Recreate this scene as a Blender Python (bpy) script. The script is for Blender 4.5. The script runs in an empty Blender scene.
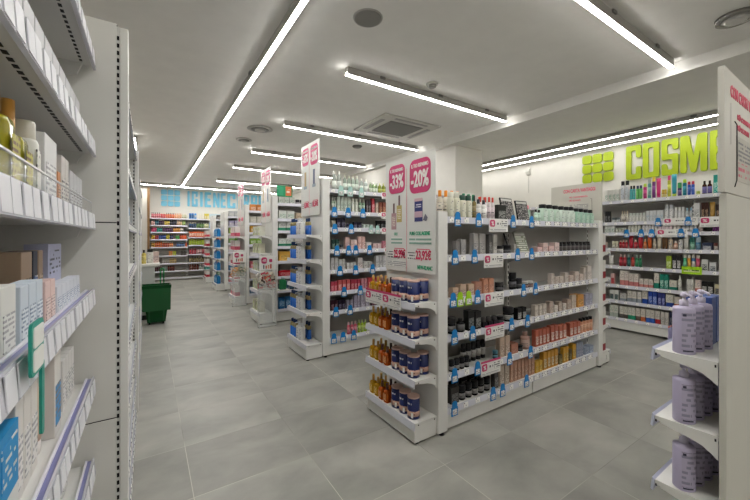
import bpy, bmesh, math, random
from mathutils import Matrix, Vector
random.seed(7)
SC = bpy.context.scene
COL = SC.collection
PI = math.pi

# ------------------------------------------------------------------ materials
def srgb(h):
    h = h.lstrip('#'); v = [int(h[i:i+2], 16)/255 for i in (0, 2, 4)]
    return tuple(c/12.92 if c <= .04045 else ((c+.055)/1.055)**2.4 for c in v)
MATS = {}
def mat(hexc, rough=.45, metal=0, trans=0, emit=0, alpha=1):
    key = (hexc, rough, metal, trans, emit, alpha)
    if key in MATS: return MATS[key]
    m = bpy.data.materials.new('mat_' + hexc.strip('#')); m.use_nodes = True
    nt = m.node_tree; b = nt.nodes['Principled BSDF']; c = srgb(hexc)
    b.inputs['Roughness'].default_value = rough
    b.inputs['Metallic'].default_value = metal
    b.inputs['Transmission Weight'].default_value = trans
    b.inputs['IOR'].default_value = 1.3 if trans else 1.45
    b.inputs['Alpha'].default_value = alpha
    if max(c) < .05 and not metal: b.inputs['Specular IOR Level'].default_value = .22
    if emit:
        b.inputs['Base Color'].default_value = (*c, 1)
        b.inputs['Emission Color'].default_value = (*c, 1); b.inputs['Emission Strength'].default_value = emit
    else:
        # slight procedural mottling so no surface is perfectly flat
        tc = nt.nodes.new('ShaderNodeTexCoord'); n = nt.nodes.new('ShaderNodeTexNoise')
        n.inputs['Scale'].default_value = 6; n.inputs['Detail'].default_value = 2
        mx = nt.nodes.new('ShaderNodeMix'); mx.data_type = 'RGBA'
        mx.inputs['A'].default_value = tuple(x*.94 for x in c)+(1,); mx.inputs['B'].default_value = tuple(min(1, x*1.05) for x in c)+(1,)
        nt.links.new(tc.outputs['Object'], n.inputs['Vector']); nt.links.new(n.outputs['Fac'], mx.inputs['Factor'])
        nt.links.new(mx.outputs['Result'], b.inputs['Base Color'])
    MATS[key] = m
    return m
def printed(bg, fg, line=.012, dash=.02, amount=.5, rough=.5):
    """paper or label stock carrying rows of small print"""
    key = ('print', bg, fg, line, dash, amount)
    if key in MATS: return MATS[key]
    m = bpy.data.materials.new('print_'+bg.strip('#')); m.use_nodes = True
    nt = m.node_tree; b = nt.nodes['Principled BSDF']; b.inputs['Roughness'].default_value = rough
    N = nt.nodes.new; L = nt.links.new
    tc = N('ShaderNodeTexCoord'); sp = N('ShaderNodeSeparateXYZ'); L(tc.outputs['Object'], sp.inputs[0])
    def M(op, a, bb=None, v=None):
        n = N('ShaderNodeMath'); n.operation = op; L(a, n.inputs[0])
        if bb is not None: L(bb, n.inputs[1])
        if v is not None: n.inputs[1].default_value = v
        return n.outputs[0]
    row = M('DIVIDE', sp.outputs['Z'], v=line); fr = M('FRACT', row); on = M('GREATER_THAN', fr, v=.5); fl = M('FLOOR', row)
    xs = M('ADD', sp.outputs['X'], sp.outputs['Y']); xs = M('DIVIDE', xs, v=dash)
    cb = N('ShaderNodeCombineXYZ'); L(xs, cb.inputs[0]); r7 = M('MULTIPLY', fl, v=7.31); L(r7, cb.inputs[1])
    no = N('ShaderNodeTexNoise'); no.inputs['Scale'].default_value = 1.0; no.inputs['Detail'].default_value = 1; L(cb.outputs[0], no.inputs['Vector'])
    ink = M('GREATER_THAN', no.outputs['Fac'], v=1-amount); f = M('MULTIPLY', ink, on)
    mx = N('ShaderNodeMix'); mx.data_type = 'RGBA'; mx.inputs['A'].default_value = (*srgb(bg), 1); mx.inputs['B'].default_value = (*srgb(fg), 1)
    L(f, mx.inputs['Factor']); L(mx.outputs['Result'], b.inputs['Base Color'])
    MATS[key] = m
    return m
WHITE = mat('#e2e1dd', .4); WHITE2 = mat('#dcdbd8', .45); GREY = mat('#b4b2ad', .5); RAIL = mat('#d4d4de', .25)
RAILD = mat('#7f80b0', .3); BLACK = mat('#15151a', .4); DARK = mat('#2c2b2c', .5); CHROME = mat('#b8b8b8', .2, 1)
PAPER = mat('#e9e8e4', .5); TAGM = printed('#efeeea', '#66646a', .017, .022, .5); TAGL = printed('#e4e4ea', '#a9a8b4', .03, .03, .4); BLUE = mat('#0f7cc4', .4); LIME = mat('#a4d420', .4)
PINK = mat('#c8386e', .45); PINKT = mat('#d4566e', .5); GREEN = mat('#2aa077', .5); LED = mat('#fffdf8', .5, 0, 0, 62); LED2 = mat('#fffdf8', .5, 0, 0, 20)
CLEAR = mat('#eef2f2', .12, 0, 0, 0, .2); CLEARER = mat('#f2f4f4', .12, 0, 0, 0, .1)

# ------------------------------------------------------------------ mesh helpers
def bmnew(): return bmesh.new()
def bx(bm, x0, x1, y0, y1, z0, z1, mi=0, bev=0):
    vs = [bm.verts.new(p) for p in ((x0,y0,z0),(x1,y0,z0),(x1,y1,z0),(x0,y1,z0),(x0,y0,z1),(x1,y0,z1),(x1,y1,z1),(x0,y1,z1))]
    fs = [bm.faces.new([vs[i] for i in q]) for q in ((0,3,2,1),(4,5,6,7),(0,1,5,4),(1,2,6,5),(2,3,7,6),(3,0,4,7))]
    for f in fs: f.material_index = mi
    if bev: bmesh.ops.bevel(bm, geom=list({e for f in fs for e in f.edges}), offset=bev, segments=2, affect='EDGES', profile=.5)
    return fs
def lathe(bm, prof, rx=1, ry=1, n=14, sq=0, mi=0, cx=0, cy=0):
    """prof: (r, z); sq blends the ring from round (0) to squared (1)"""
    rings = []
    for r, z in prof:
        ring = []
        for k in range(n):
            a = 2*PI*(k+.5)/n; c, s = math.cos(a), math.sin(a)
            q = max(abs(c), abs(s)); e = (1-sq) + sq*min(1/q, 1.25)
            ring.append(bm.verts.new((cx+r*rx*c*e, cy+r*ry*s*e, z)))
        rings.append(ring)
    for a, b in zip(rings, rings[1:]):
        for k in range(n):
            f = bm.faces.new((a[k], a[(k+1)%n], b[(k+1)%n], b[k])); f.smooth = True; f.material_index = mi
    f = bm.faces.new(list(reversed(rings[0]))); f.material_index = mi
    f = bm.faces.new(rings[-1]); f.material_index = mi
def tube(bm, pts, r, n=8, mi=0):
    prev = None
    for i, p in enumerate(pts):
        p = Vector(p); d = (Vector(pts[min(i+1, len(pts)-1)]) - Vector(pts[max(i-1, 0)])).normalized()
        u = d.orthogonal().normalized() if prev is None else (pu - d*pu.dot(d)).normalized()
        pu = u; w = d.cross(u)
        ring = [bm.verts.new(p + r*(math.cos(2*PI*k/n)*u + math.sin(2*PI*k/n)*w)) for k in range(n)]
        if prev:
            for k in range(n):
                f = bm.faces.new((prev[k], prev[(k+1)%n], ring[(k+1)%n], ring[k])); f.smooth = True; f.material_index = mi
        else: bm.faces.new(list(reversed(ring))).material_index = mi
        prev = ring
    bm.faces.new(prev).material_index = mi
def prism_x(bm, poly, x0, x1, mi=0):
    """poly of (y, z) extruded along x"""
    a = [bm.verts.new((x0, y, z)) for y, z in poly]; b = [bm.verts.new((x1, y, z)) for y, z in poly]; n = len(poly)
    fs = [bm.faces.new(a), bm.faces.new(list(reversed(b)))]
    for k in range(n): fs.append(bm.faces.new((a[(k+1)%n], a[k], b[k], b[(k+1)%n])))
    for f in fs: f.material_index = mi
def prism_y(bm, poly, y0, y1, mi=0):
    """poly of (x, z) extruded along y"""
    a = [bm.verts.new((x, y0, z)) for x, z in poly]; b = [bm.verts.new((x, y1, z)) for x, z in poly]; n = len(poly)
    fs = [bm.faces.new(a), bm.faces.new(list(reversed(b)))]
    for k in range(n): fs.append(bm.faces.new((a[(k+1)%n], a[k], b[k], b[(k+1)%n])))
    for f in fs: f.material_index = mi
def rrect(x0, x1, z0, z1, r, n=5):
    out = []
    for cx, cz, a0 in ((x1-r, z0+r, -PI/2), (x1-r, z1-r, 0), (x0+r, z1-r, PI/2), (x0+r, z0+r, PI)):
        for k in range(n+1):
            a = a0 + PI/2*k/n; out.append((cx+r*math.cos(a), cz+r*math.sin(a)))
    return out
def mesh(name, bm, mats):
    bmesh.ops.recalc_face_normals(bm, faces=bm.faces)
    me = bpy.data.meshes.new(name); bm.to_mesh(me); bm.free()
    for m in (mats if isinstance(mats, (list, tuple)) else [mats]): me.materials.append(m)
    return me
def obj(name, me, parent=None, loc=(0,0,0), rz=0):
    o = bpy.data.objects.new(name, me); COL.objects.link(o); o.location = loc; o.rotation_euler = (0,0,rz)
    if parent: o.parent = parent
    return o
def part(name, bm, m, parent, loc=(0,0,0)): return obj(name, mesh(name, bm, m), parent, loc)
def boxpart(name, b, m, parent, bev=0):
    bm = bmnew(); bx(bm, *b, bev=bev); return part(name, bm, m, parent)
def tag(o, label, cat, group=None, kind=None):
    if label: o['label'] = label
    if cat: o['category'] = cat
    if group: o['group'] = group
    if kind: o['kind'] = kind
    return o
def thing(name, label, cat, loc=(0,0,0), rz=0, group=None):
    return tag(obj(name, None, None, loc, rz), label, cat, group)
def struct(name, bm, m): return tag(part(name, bm, m, None), None, None, None, 'structure')

# ------------------------------------------------------------------ lettering
TXT = {}
def text_mesh(s, w, h, m, bold=.02, ext=.001):
    key = (s, round(w, 4), round(h, 4), m.name, bold)
    if key in TXT: return TXT[key]
    cu = bpy.data.curves.new('t', 'FONT'); cu.body = s; cu.size = 1; cu.offset = bold; cu.extrude = .5; cu.resolution_u = 3
    o = bpy.data.objects.new('t', cu); COL.objects.link(o); bpy.context.view_layer.update()
    me = bpy.data.meshes.new_from_object(o.evaluated_get(bpy.context.evaluated_depsgraph_get()))
    bpy.data.objects.remove(o); bpy.data.curves.remove(cu)
    xs = [v.co.x for v in me.vertices]; ys = [v.co.y for v in me.vertices]
    x0, x1, y0, y1 = min(xs), max(xs), min(ys), max(ys)
    for v in me.vertices:
        x, y, z = v.co; v.co = ((x-x0)/(x1-x0)*w, -z*2*ext, (y-y0)/(y1-y0)*h)
    me.materials.clear(); me.materials.append(m); me.name = 'lettering'
    TXT[key] = me
    return me
def write(parent, s, x, z, w, h, m, y=-.006, bold=.02, name='lettering'):
    return obj(name, text_mesh(s, w, h, m, bold), parent, (x, y, z))
def flat(parent, name, poly, m, y=-.005, t=.002):
    bm = bmnew(); prism_y(bm, poly, y, y+t); return part(name, bm, m, parent)
def rect(x0, x1, z0, z1): return [(x0,z0),(x1,z0),(x1,z1),(x0,z1)]
W6, S2 = .62, .21
GLY = {
 'C': ([(0,0),(W6,0),(W6,.37),(W6-S2,.37),(W6-S2,.15),(S2,.15),(S2,.85),(W6-S2,.85),(W6-S2,.63),(W6,.63),(W6,1),(0,1)], None, W6),
 'O': (rect(0,W6,0,1), rect(S2,W6-S2,.15,.85), W6),
 'S': ([(0,0),(W6,0),(W6,.58),(S2,.58),(S2,.85),(W6-S2,.85),(W6-S2,.69),(W6,.69),(W6,1),(0,1),(0,.43),(W6-S2,.43),(W6-S2,.15),(S2,.15),(S2,.32),(0,.32)], None, W6),
 'M': ([(0,0),(.2,0),(.2,.6),(.33,0),(.49,0),(.62,.6),(.62,0),(.82,0),(.82,1),(.54,1),(.41,.42),(.28,1),(0,1)], None, .82),
 'E': ([(0,0),(.52,0),(.52,.16),(S2,.16),(S2,.42),(.47,.42),(.47,.58),(S2,.58),(S2,.84),(.52,.84),(.52,1),(0,1)], None, .52),
 'I': (rect(0,S2,0,1), None, S2),
 'G': ([(0,0),(W6,0),(W6,.52),(.34,.52),(.34,.38),(W6-S2,.38),(W6-S2,.15),(S2,.15),(S2,.85),(W6-S2,.85),(W6-S2,.65),(W6,.65),(W6,1),(0,1)], None, W6),
 'N': ([(0,0),(.2,0),(.2,.52),(.42,0),(W6,0),(W6,1),(.42,1),(.42,.48),(.2,1),(0,1)], None, W6),
 'R': ([(0,0),(S2,0),(S2,.38),(.3,.38),(W6-S2,0),(W6,0),(.53,.42),(W6,.5),(W6,1),(0,1)], rect(S2,W6-S2,.54,.85), W6),
 'P': ([(0,0),(S2,0),(S2,.36),(W6,.36),(W6,1),(0,1)], rect(S2,W6-S2,.51,.85), W6)}
def rounded(poly, r):
    out = []; n = len(poly)
    for i in range(n):
        p0, p, p1 = Vector(poly[i-1]), Vector(poly[i]), Vector(poly[(i+1)%n])
        a = (p0-p); b = (p1-p); rr = min(r, a.length*.45, b.length*.45); a.normalize(); b.normalize()
        for k in range(5):
            t = k/4; q = (p+a*rr)*(1-t)**2 + p*2*t*(1-t) + (p+b*rr)*t*t; out.append((q.x, q.y))
    return out
def block_letter(parent, ch, x0, x1, z0, z1, m, depth=.02):
    outer, hole, gw = GLY[ch]
    cu = bpy.data.curves.new('g', 'CURVE'); cu.dimensions = '2D'; cu.fill_mode = 'BOTH'; cu.extrude = depth/2
    for pl, r in ((outer, .07), (hole, .05)):
        if not pl: continue
        pts = rounded(pl, r); sp = cu.splines.new('POLY'); sp.points.add(len(pts)-1); sp.use_cyclic_u = True
        for q, (x, z) in zip(sp.points, pts): q.co = (x, z, 0, 1)
    o = bpy.data.objects.new('g', cu); COL.objects.link(o); bpy.context.view_layer.update()
    me = bpy.data.meshes.new_from_object(o.evaluated_get(bpy.context.evaluated_depsgraph_get()))
    bpy.data.objects.remove(o); bpy.data.curves.remove(cu)
    for v in me.vertices:
        x, z, e = v.co; v.co = (x0+(x1-x0)*x/gw, -depth/2-e-.004, z0+(z1-z0)*z)
    me.materials.clear(); me.materials.append(m)
    return obj('letter', me, parent)

# ------------------------------------------------------------------ room
def wallmat(hexc, rough=.8):
    return mat(hexc, rough)
ceilm = wallmat('#e2e0db'); wallm = wallmat('#d8d5ce')
H = 3.10
def floor_mat():
    m = bpy.data.materials.new('floor_tiles'); m.use_nodes = True; nt = m.node_tree; N = nt.nodes.new; L = nt.links.new
    b = nt.nodes['Principled BSDF']
    tc = N('ShaderNodeTexCoord'); mp = N('ShaderNodeMapping'); L(tc.outputs['Object'], mp.inputs['Vector'])
    mp.inputs['Location'].default_value = (-.207, -.449, 0)
    br = N('ShaderNodeTexBrick'); br.offset = 0; br.inputs['Scale'].default_value = 1
    br.inputs['Brick Width'].default_value = .662; br.inputs['Row Height'].default_value = .547; br.inputs['Mortar Size'].default_value = .0018
    br.inputs['Color1'].default_value = (0,0,0,1); br.inputs['Color2'].default_value = (1,1,1,1); br.inputs['Mortar'].default_value = (.5,.5,.5,1); br.inputs['Mortar Smooth'].default_value = .2
    L(mp.outputs[0], br.inputs['Vector'])
    # each tile gets its own clouding
    vm = N('ShaderNodeVectorMath'); vm.operation = 'MULTIPLY_ADD'; vm.inputs[1].default_value = (9,9,9); L(br.outputs['Color'], vm.inputs[0]); L(mp.outputs[0], vm.inputs[2])
    mp2 = N('ShaderNodeMapping'); L(vm.outputs[0], mp2.inputs['Vector']); mp2.inputs['Scale'].default_value = (1.0,1.5,1)
    n1 = N('ShaderNodeTexNoise'); n1.inputs['Scale'].default_value = 1.9; n1.inputs['Detail'].default_value = 5; n1.inputs['Roughness'].default_value = .55; n1.inputs['Distortion'].default_value = .25; L(mp2.outputs[0], n1.inputs['Vector'])
    cr = N('ShaderNodeValToRGB'); e = cr.color_ramp.elements
    e[0].position = .3; e[0].color = (*srgb('#868680'), 1); e[1].position = .72; e[1].color = (*srgb('#aaa8a1'), 1)
    L(n1.outputs['Fac'], cr.inputs['Fac'])
    hs = N('ShaderNodeHueSaturation'); ma = N('ShaderNodeMath'); ma.operation = 'MULTIPLY_ADD'; ma.inputs[1].default_value = .14; ma.inputs[2].default_value = .93
    L(br.outputs['Color'], ma.inputs[0]); L(ma.outputs[0], hs.inputs['Value']); L(cr.outputs[0], hs.inputs['Color'])
    n2 = N('ShaderNodeTexNoise'); n2.inputs['Scale'].default_value = .9; L(mp.outputs[0], n2.inputs['Vector'])
    gc = N('ShaderNodeValToRGB'); g = gc.color_ramp.elements; g[0].position = .42; g[0].color = (*srgb('#7f7d77'), 1); g[1].position = .55; g[1].color = (*srgb('#c6c2b6'), 1)
    L(n2.outputs['Fac'], gc.inputs['Fac'])
    mx = N('ShaderNodeMix'); mx.data_type = 'RGBA'; L(br.outputs['Fac'], mx.inputs['Factor']); L(hs.outputs[0], mx.inputs['A']); L(gc.outputs[0], mx.inputs['B'])
    L(mx.outputs['Result'], b.inputs['Base Color']); b.inputs['Roughness'].default_value = .42; b.inputs['Specular IOR Level'].default_value = .35
    return m
YB, YF, XL, XR = -3.6, 13.6, -.66, 6.40
bm = bmnew(); bx(bm, XL-.1, XR+.1, YB-.1, YF+.1, -.06, 0); struct('floor', bm, floor_mat())
bm = bmnew(); bx(bm, XL-.1, XR+.1, YB-.1, YF+.1, H, H+.06); struct('ceiling', bm, ceilm)
bm = bmnew(); bx(bm, XL-.1, XL, YB, YF, 0, H); struct('wall_left', bm, wallm)
bm = bmnew(); bx(bm, XR, XR+.1, YB, YF, 0, H); struct('wall_right', bm, wallm)
bm = bmnew(); bx(bm, XL-.1, XR+.1, YF, YF+.1, 0, H); struct('wall_back', bm, wallm)
bm = bmnew(); bx(bm, XL-.1, XR+.1, YB-.1, YB, 0, H); struct('wall_front', bm, wallm)
bm = bmnew(); bx(bm, 4.27, XR, YB, YF, 2.985, H); struct('ceiling_soffit', bm, ceilm)
bm = bmnew(); bx(bm, 4.38, 5.07, 4.16, YF, 0, 2.985); struct('wall_partition', bm, wallmat('#dedbd4'))
bm = bmnew(); bx(bm, XL, -.02, 12.9, 12.98, 0, 2.95); struct('trim_1', bm, mat('#c0bdb6'))
bm = bmnew(); bx(bm, -.02, .045, 12.88, 13.0, 0, 2.98); struct('trim_2', bm, mat('#7a5a38', .6))

# ------------------------------------------------------------------ lights and ceiling fittings
def strip(label, x0, x1, y0, y1, zb, group='ceiling light strips', top=H, led=None):
    """a slim surface-mounted LED channel between two corners, its diffuser underneath"""
    cx, cy = (x0+x1)/2, (y0+y1)/2
    t = thing('light_strip', label, 'light', (cx, cy, zb), 0, group)
    hx, hy = (x1-x0)/2, (y1-y0)/2
    boxpart('housing', (-hx, hx, -hy, hy, .004, top-zb), mat('#a9a7a1', .4), t)
    along_x = hx > hy; n = 3 if max(hx, hy) < 2 else 6
    ex, ey = (.004, -.003) if along_x else (-.003, .004)
    boxpart('diffuser', (-hx-ex, hx+ex, -hy-ey, hy+ey, 0, .018), led or LED, t)
    for k in range(n):
        f = -1 + 2*(k+.5)/n
        c = (f*hx, 0) if along_x else (0, f*hy)
        b = (c[0]-.03, c[0]+.03, -hy-.012, hy+.012) if along_x else (-hx-.012, hx+.012, c[1]-.03, c[1]+.03)
        boxpart('bracket', (*b, top-zb-.025, top-zb), mat('#6d6b67', .4), t)
    return t
ZL = 3.02
strip('long white light strip running down the main aisle to the far wall', -0.021+.895, .021+.895, -2.6, 12.4, ZL)
names = ['farthest behind the viewer', 'behind the viewer, over the near floor', 'between lavender bottle stand and nearest gondola', 'over the aisle behind the nearest gondola', 'over the second aisle behind the nearest gondola', 'over the third aisle behind the nearest gondola', 'over the fourth aisle behind the nearest gondola', 'over the last aisle before the blue wall letters']  # first two strips are added out of view to brighten the foreground
for y, nm in zip((-2.6, -.9, 1.195, 3.02, 4.90, 6.74, 8.45, 10.7), names):
    strip('white light strip ' + nm, 1.65, 4.16, y-.022, y+.022, ZL)
strip('white light strip along the far wall above blue letters', -.5, 4.3, 12.55, 12.61, ZL)
strip('short white light strip over the left wall shelving', -.235, -.175, 6.9, 7.69, ZL)
strip('outer white light strip along cosmetics wall, farther from lime letters', 5.855, 5.905, -.8, 8.2, 2.92, None, 2.98, LED2)
strip('inner white light strip along cosmetics wall, nearer lime letters', 6.18, 6.22, -.8, 8.2, 2.885, None, 2.98, LED2)

t = thing('ceiling_speaker', 'round grey speaker flush in ceiling beside the long light strip', 'speaker', (1.42, 2.257, H))
bm = bmnew(); lathe(bm, [(.112,-.006),(.115,0)], n=32); part('rim', bm, mat('#9a9893'), t)
bm = bmnew(); lathe(bm, [(.1,-.009),(.104,-.006)], n=32); part('grille', bm, mat('#767470', .7), t)
t = thing('smoke_detector', 'small white round smoke detector on ceiling beyond the front light strip', 'smoke detector', (2.62, 2.836, H))
bm = bmnew(); lathe(bm, [(.03,-.045),(.045,-.035),(.05,-.012)], n=24); part('sensor_head', bm, mat('#8d8b86'), t)
bm = bmnew(); lathe(bm, [(.062,-.016),(.068,0)], n=24); part('base', bm, mat('#bdbab3'), t)
t = thing('air_conditioner', 'square ceiling cassette air conditioner with dark centre grille', 'air conditioner', (3.2, 4.25, H))
bm = bmnew(); bx(bm, -.52, .52, -.43, .43, -.025, 0, bev=.008); part('frame', bm, mat('#b5b2ab'), t)
bm = bmnew(); bx(bm, -.3, .3, -.26, .26, -.034, -.024, bev=.004); part('intake_grille', bm, mat('#6b6966', .7), t)
for b in ((-.3,.3,-.385,-.335), (-.3,.3,.335,.385), (-.46,-.39,-.25,.25), (.39,.46,-.25,.25)):
    boxpart('air_slot', (*b, -.029, -.024), mat('#7b7975'), t)
def diffuser(label, x, y, r):
    t = thing('ceiling_vent', label, 'vent', (x, y, H))
    for k in range(3):
        bm = bmnew(); q = r*(1-.3*k); lathe(bm, [(q*.8,-.02-.012*k),(q,-.014-.012*k),(q*.95,-.004-.006*k)], n=28); part('ring', bm, mat(['#a5a39d','#6f6d69','#b0ada6'][k]), t)
diffuser('larger round ringed ceiling vent right of the long light strip', 1.45, 5.45, .19)
diffuser('smaller flat round ceiling vent behind the larger one', 1.38, 6.2, .13)
t = tag(obj('ceiling_sensor', None, None, (3.23, 5.51, H)), 'small dark round ceiling sensor past the cassette unit', 'sensor')
bm = bmnew(); lathe(bm, [(.07,-.03),(.09,-.012),(.09,0)], n=20); part('sensor_body', bm, mat('#55534f'), t)
t = thing('ceiling_spotlight', 'round chrome recessed spotlight at the upper right', 'spotlight', (3.77, .69, H))
bm = bmnew(); lathe(bm, [(.085,-.03),(.115,-.028),(.12,0)], n=28); part('bezel', bm, mat('#8e8c88', .25, .8), t)
bm = bmnew(); lathe(bm, [(.05,-.045),(.082,-.03)], n=24); part('lens', bm, mat('#bdbcb8', .15, .5), t)
t = thing('motion_sensor', 'small white motion sensor high on the cosmetics wall', 'sensor', (6.40, 4.1, 2.66), -PI/2)
bm = bmnew(); prism_x(bm, [(0,0),(-.03,.01),(-.055,.07),(-.045,.13),(0,.14)], -.04, .04); part('sensor_body', bm, mat('#c9c7c0'), t)
boxpart('cable', (-.004, .004, -.006, 0, -.35, 0), mat('#b5b2ab'), t)

# ------------------------------------------------------------------ wall lettering
LM = mat('#9cae04', .5); CY = mat('#72bcd8', .5)
def logo_tiles(t, x0, z1, s, gap, m):
    for r in range(3):
        for c in range(3):
            bm = bmnew(); a = x0+c*(s+gap); b = z1-r*(s+gap)
            prism_y(bm, rrect(a, a+s, b-s, b, s*.25), -.03, -.004); part('logo_tile', bm, m, t)
t = thing('wall_lettering', 'big lime green COSM letters on the white cosmetics wall', 'lettering', (6.40, 0, 0), -PI/2)
for ch, a, b in (('C',2.394,2.194), ('O',2.173,1.968), ('S',1.94,1.747), ('M',1.725,1.439), ('E',1.413,1.263)):
    block_letter(t, ch, -a, -b, 2.32, 2.85, LM, .035)
t = thing('wall_logo', 'lime green square logo of nine rounded tiles on cosmetics wall', 'logo', (6.40, 0, 0), -PI/2)
logo_tiles(t, -3.06, 2.83, .148, .018, LM)
t = thing('wall_lettering', 'light blue IGIENE CORPO letters on the far wall', 'lettering', (0, 13.6, 0))
for ch, a, b in (('I',1.144,1.212), ('G',1.277,1.464), ('I',1.537,1.62), ('E',1.684,1.892), ('N',1.958,2.174), ('E',2.211,2.381), ('C',2.436,2.717), ('O',2.778,2.956), ('R',3.01,3.21), ('P',3.276,3.508), ('O',3.564,3.813)):
    block_letter(t, ch, a, b, 2.50, 3.03, CY, .035)
t = thing('wall_logo', 'light blue square logo of nine rounded tiles on far wall', 'logo', (0, 13.6, 0))
logo_tiles(t, 0.3636, 3.03, .172, .02, CY)

# ------------------------------------------------------------------ shelving
def rail_part(shelf, x0, x1, z, hgt=.042, m=None):
    bm = bmnew(); prism_x(bm, [(-.012,z-hgt/2-.004),(-.004,z-hgt/2-.006),(0,z+hgt/2),(-.006,z+hgt/2+.002)], x0, x1)
    return part('price_rail', bm, m or RAIL, shelf)
TAGME = {}
def tagmesh(w, h, m=None):
    k = (w, h, m)
    if k not in TAGME:
        bm = bmnew(); prism_x(bm, [(-.0135,-h/2),(-.0115,-h/2),(-.0085,h/2),(-.0105,h/2)], -w/2, w/2); TAGME[k] = mesh('price_tag', bm, m or TAGM)
    return TAGME[k]
def shelf_bay(root, x0, x1, z, depth, tagstep=0, tagw=.034, tagh=.036, railh=.042, seed=0, brackets=True, slots=False, tagm=None):
    bm = bmnew(); bx(bm, x0+.003, x1-.003, 0, depth, z-.03, z-.003)
    if brackets:
        for xx in (x0+.006, x1-.012):
            prism_x(bm, [(.03,z-.03),(.05,z-.042),(depth*.55,z-.06),(depth,z-.11),(depth,z-.03)], xx, xx+.006)
    s = part('shelf', bm, WHITE2, root)
    rail_part(s, x0+.003, x1-.003, z-.012, railh)
    if slots:
        bm = bmnew(); x = x0+.02
        while x < x1-.03: bx(bm, x, x+.014, .022, .03, z-.0315, z-.0295); x += .028
        part('slot_row', bm, BLACK, s)
    if tagstep:
        rnd = random.Random(seed); x = x0+.05
        while x < x1-.03:
            obj('price_tag', tagmesh(tagw, tagh, tagm), s, (x+rnd.uniform(-.01,.01), 0, z-.013)); x += tagstep*rnd.uniform(.85,1.15)
    return s
def slotted(root, x0, x1, y0, y1, z0, z1, name='upright', step=.05, sw=.006):
    bm = bmnew(); bx(bm, x0, x1, y0, y1, z0, z1); o = part(name, bm, WHITE, root)
    bm = bmnew(); z = z0+.06; cx = (x0+x1)/2
    while z < z1-.05: bx(bm, cx-sw, cx+sw, y0-.0012, y0+.001, z, z+step*.55); z += step
    part('slot_row', bm, BLACK, o)
    return o
def feet(root, pts):
    for x, y in pts:
        bm = bmnew(); lathe(bm, [(.02,0),(.02,.012),(.008,.016),(.008,.05)], n=10); part('foot', bm, BLACK, root, (x, y, 0))
def gondola(label, x0, x1, yf, width, height, zs, bays, tagstep=.14, cat='shelving', backside=True, group=None):
    """double-sided run along x, its near face on y = yf"""
    t = thing('gondola_shelving', label, cat, (x0, yf, 0), 0, group); L = x1-x0
    mid = width/2
    boxpart('back_panel', (.09, L-.09, mid-.02, mid+.02, .05, height-.02), mat('#a9a6a2', .55), t)
    for a, b in ((0, .09), (L-.09, L)):
        boxpart('end_panel', (a, b, -.02, width, .022, height), WHITE, t, .003)
    slotted(t, L-.115, L-.0905, .3*mid, mid-.025, .1, height-.05)
    bb = [.09] + [x-x0 for x in bays] + [L-.09]
    d = mid-.03
    for k, (a, b) in enumerate(zip(bb, bb[1:])):
        boxpart('plinth', (a+.007, b-.007, .006, .03, .018, zs[0]-.03), WHITE, t)
        for j, z in enumerate(zs): shelf_bay(t, a, b, z, d, tagstep, .05 if k == 0 else .095, .036, seed=k*31+j)
        if k: slotted(t, a-.015, a+.015, mid-.05, mid-.021, .1, height-.05)
        if backside:
            for z in zs:
                boxpart('shelf', (a+.003, b-.003, mid+.025, width-.01, z-.03, z-.003), WHITE2, t)
    feet(t, [(.045, 0), (.045, width-.05), (L-.045, 0), (L-.045, width-.05)])
    return t
def end_cap(label, loc, rz, W, D, zs, bh, panel_h=None, tagstep=0, group=None, cat='shelving'):
    """shelves projecting along local -y from a panel at local y = 0, x from 0 to W; bottom zs[0] sits on a base box"""
    t = thing('end_cap_shelving', label, cat, loc, rz, group)
    bm = bmnew(); bx(bm, .004, W-.004, -D, -.004, .014, zs[0]-.022, bev=.003); part('base', bm, WHITE, t)
    boxpart('base_seam', (-.0005, .003, -D*.62, -D*.6, .05, zs[0]-.05), GREY, t)
    for j, z in enumerate(zs):
        bm = bmnew(); bx(bm, 0, W, -D, -.004, z-.022, z-.003)
        if j:
            for xx in (0, W-.006):
                prism_x(bm, [(-D*.92,z-.022),(-D*.7,z-.032),(-D*.45,z-.038),(-D*.25,z-.05),(-.1*D,z-.068),(-.004,z-.1),(-.004,z-.022)], xx, xx+.006)
        s = part('shelf', bm, WHITE2, t)
        bm = bmnew(); prism_x(bm, [(-D-.014,z-.046),(-D-.006,z-.048),(-D,z-.002),(-D-.008,z+.002)], -.004, W+.004); part('price_rail', bm, RAIL, s)
        bm = bmnew()
        for xx in (.001, W-.001):
            for yy in (-D*.85, -D*.12): bx(bm, xx-.003, xx+.003, yy-.004, yy+.004, z-.022, z-.014)
        part('rivets', bm, DARK, s)
    feet(t, [(.03, -D+.03), (W-.03, -D+.03)])
    return t

G1Z = [.165, .405, .685, .955, 1.265, 1.545]
G2Z = [.21, .525, .755, 1.01, 1.255, 1.515, 1.715, 1.975]
gondola('nearest white double-sided gondola, shoulder high, filled with makeup and cosmetics', 1.70, 4.14, 1.795, .61, 1.59, G1Z, [2.87])
gnames = ['tall white gondola behind the nearest one, clear bottles along its top', 'third tall white gondola from the front, white bins on its end', 'fourth tall white gondola from the front along the aisle', 'fifth tall white gondola, blue packs on its end', 'farthest white gondola before the far wall']
GY = [3.71, 5.66, 7.58, 9.9, 11.85]
for nm, y in zip(gnames, GY):
    gondola(nm, 1.70, 4.30, y, .61, 2.1, G2Z, [2.95], tagstep=(.16 if y < 5 else 0))
CAPZ = [.150, .435, .705, .955]
end_cap('end cap shelves of amber bottles and navy tins facing the main aisle', (1.70, 2.40, 0), -PI/2, .61, .2, CAPZ, .13)
CAP2 = [.18, .54, .85, 1.15, 1.44]
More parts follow.
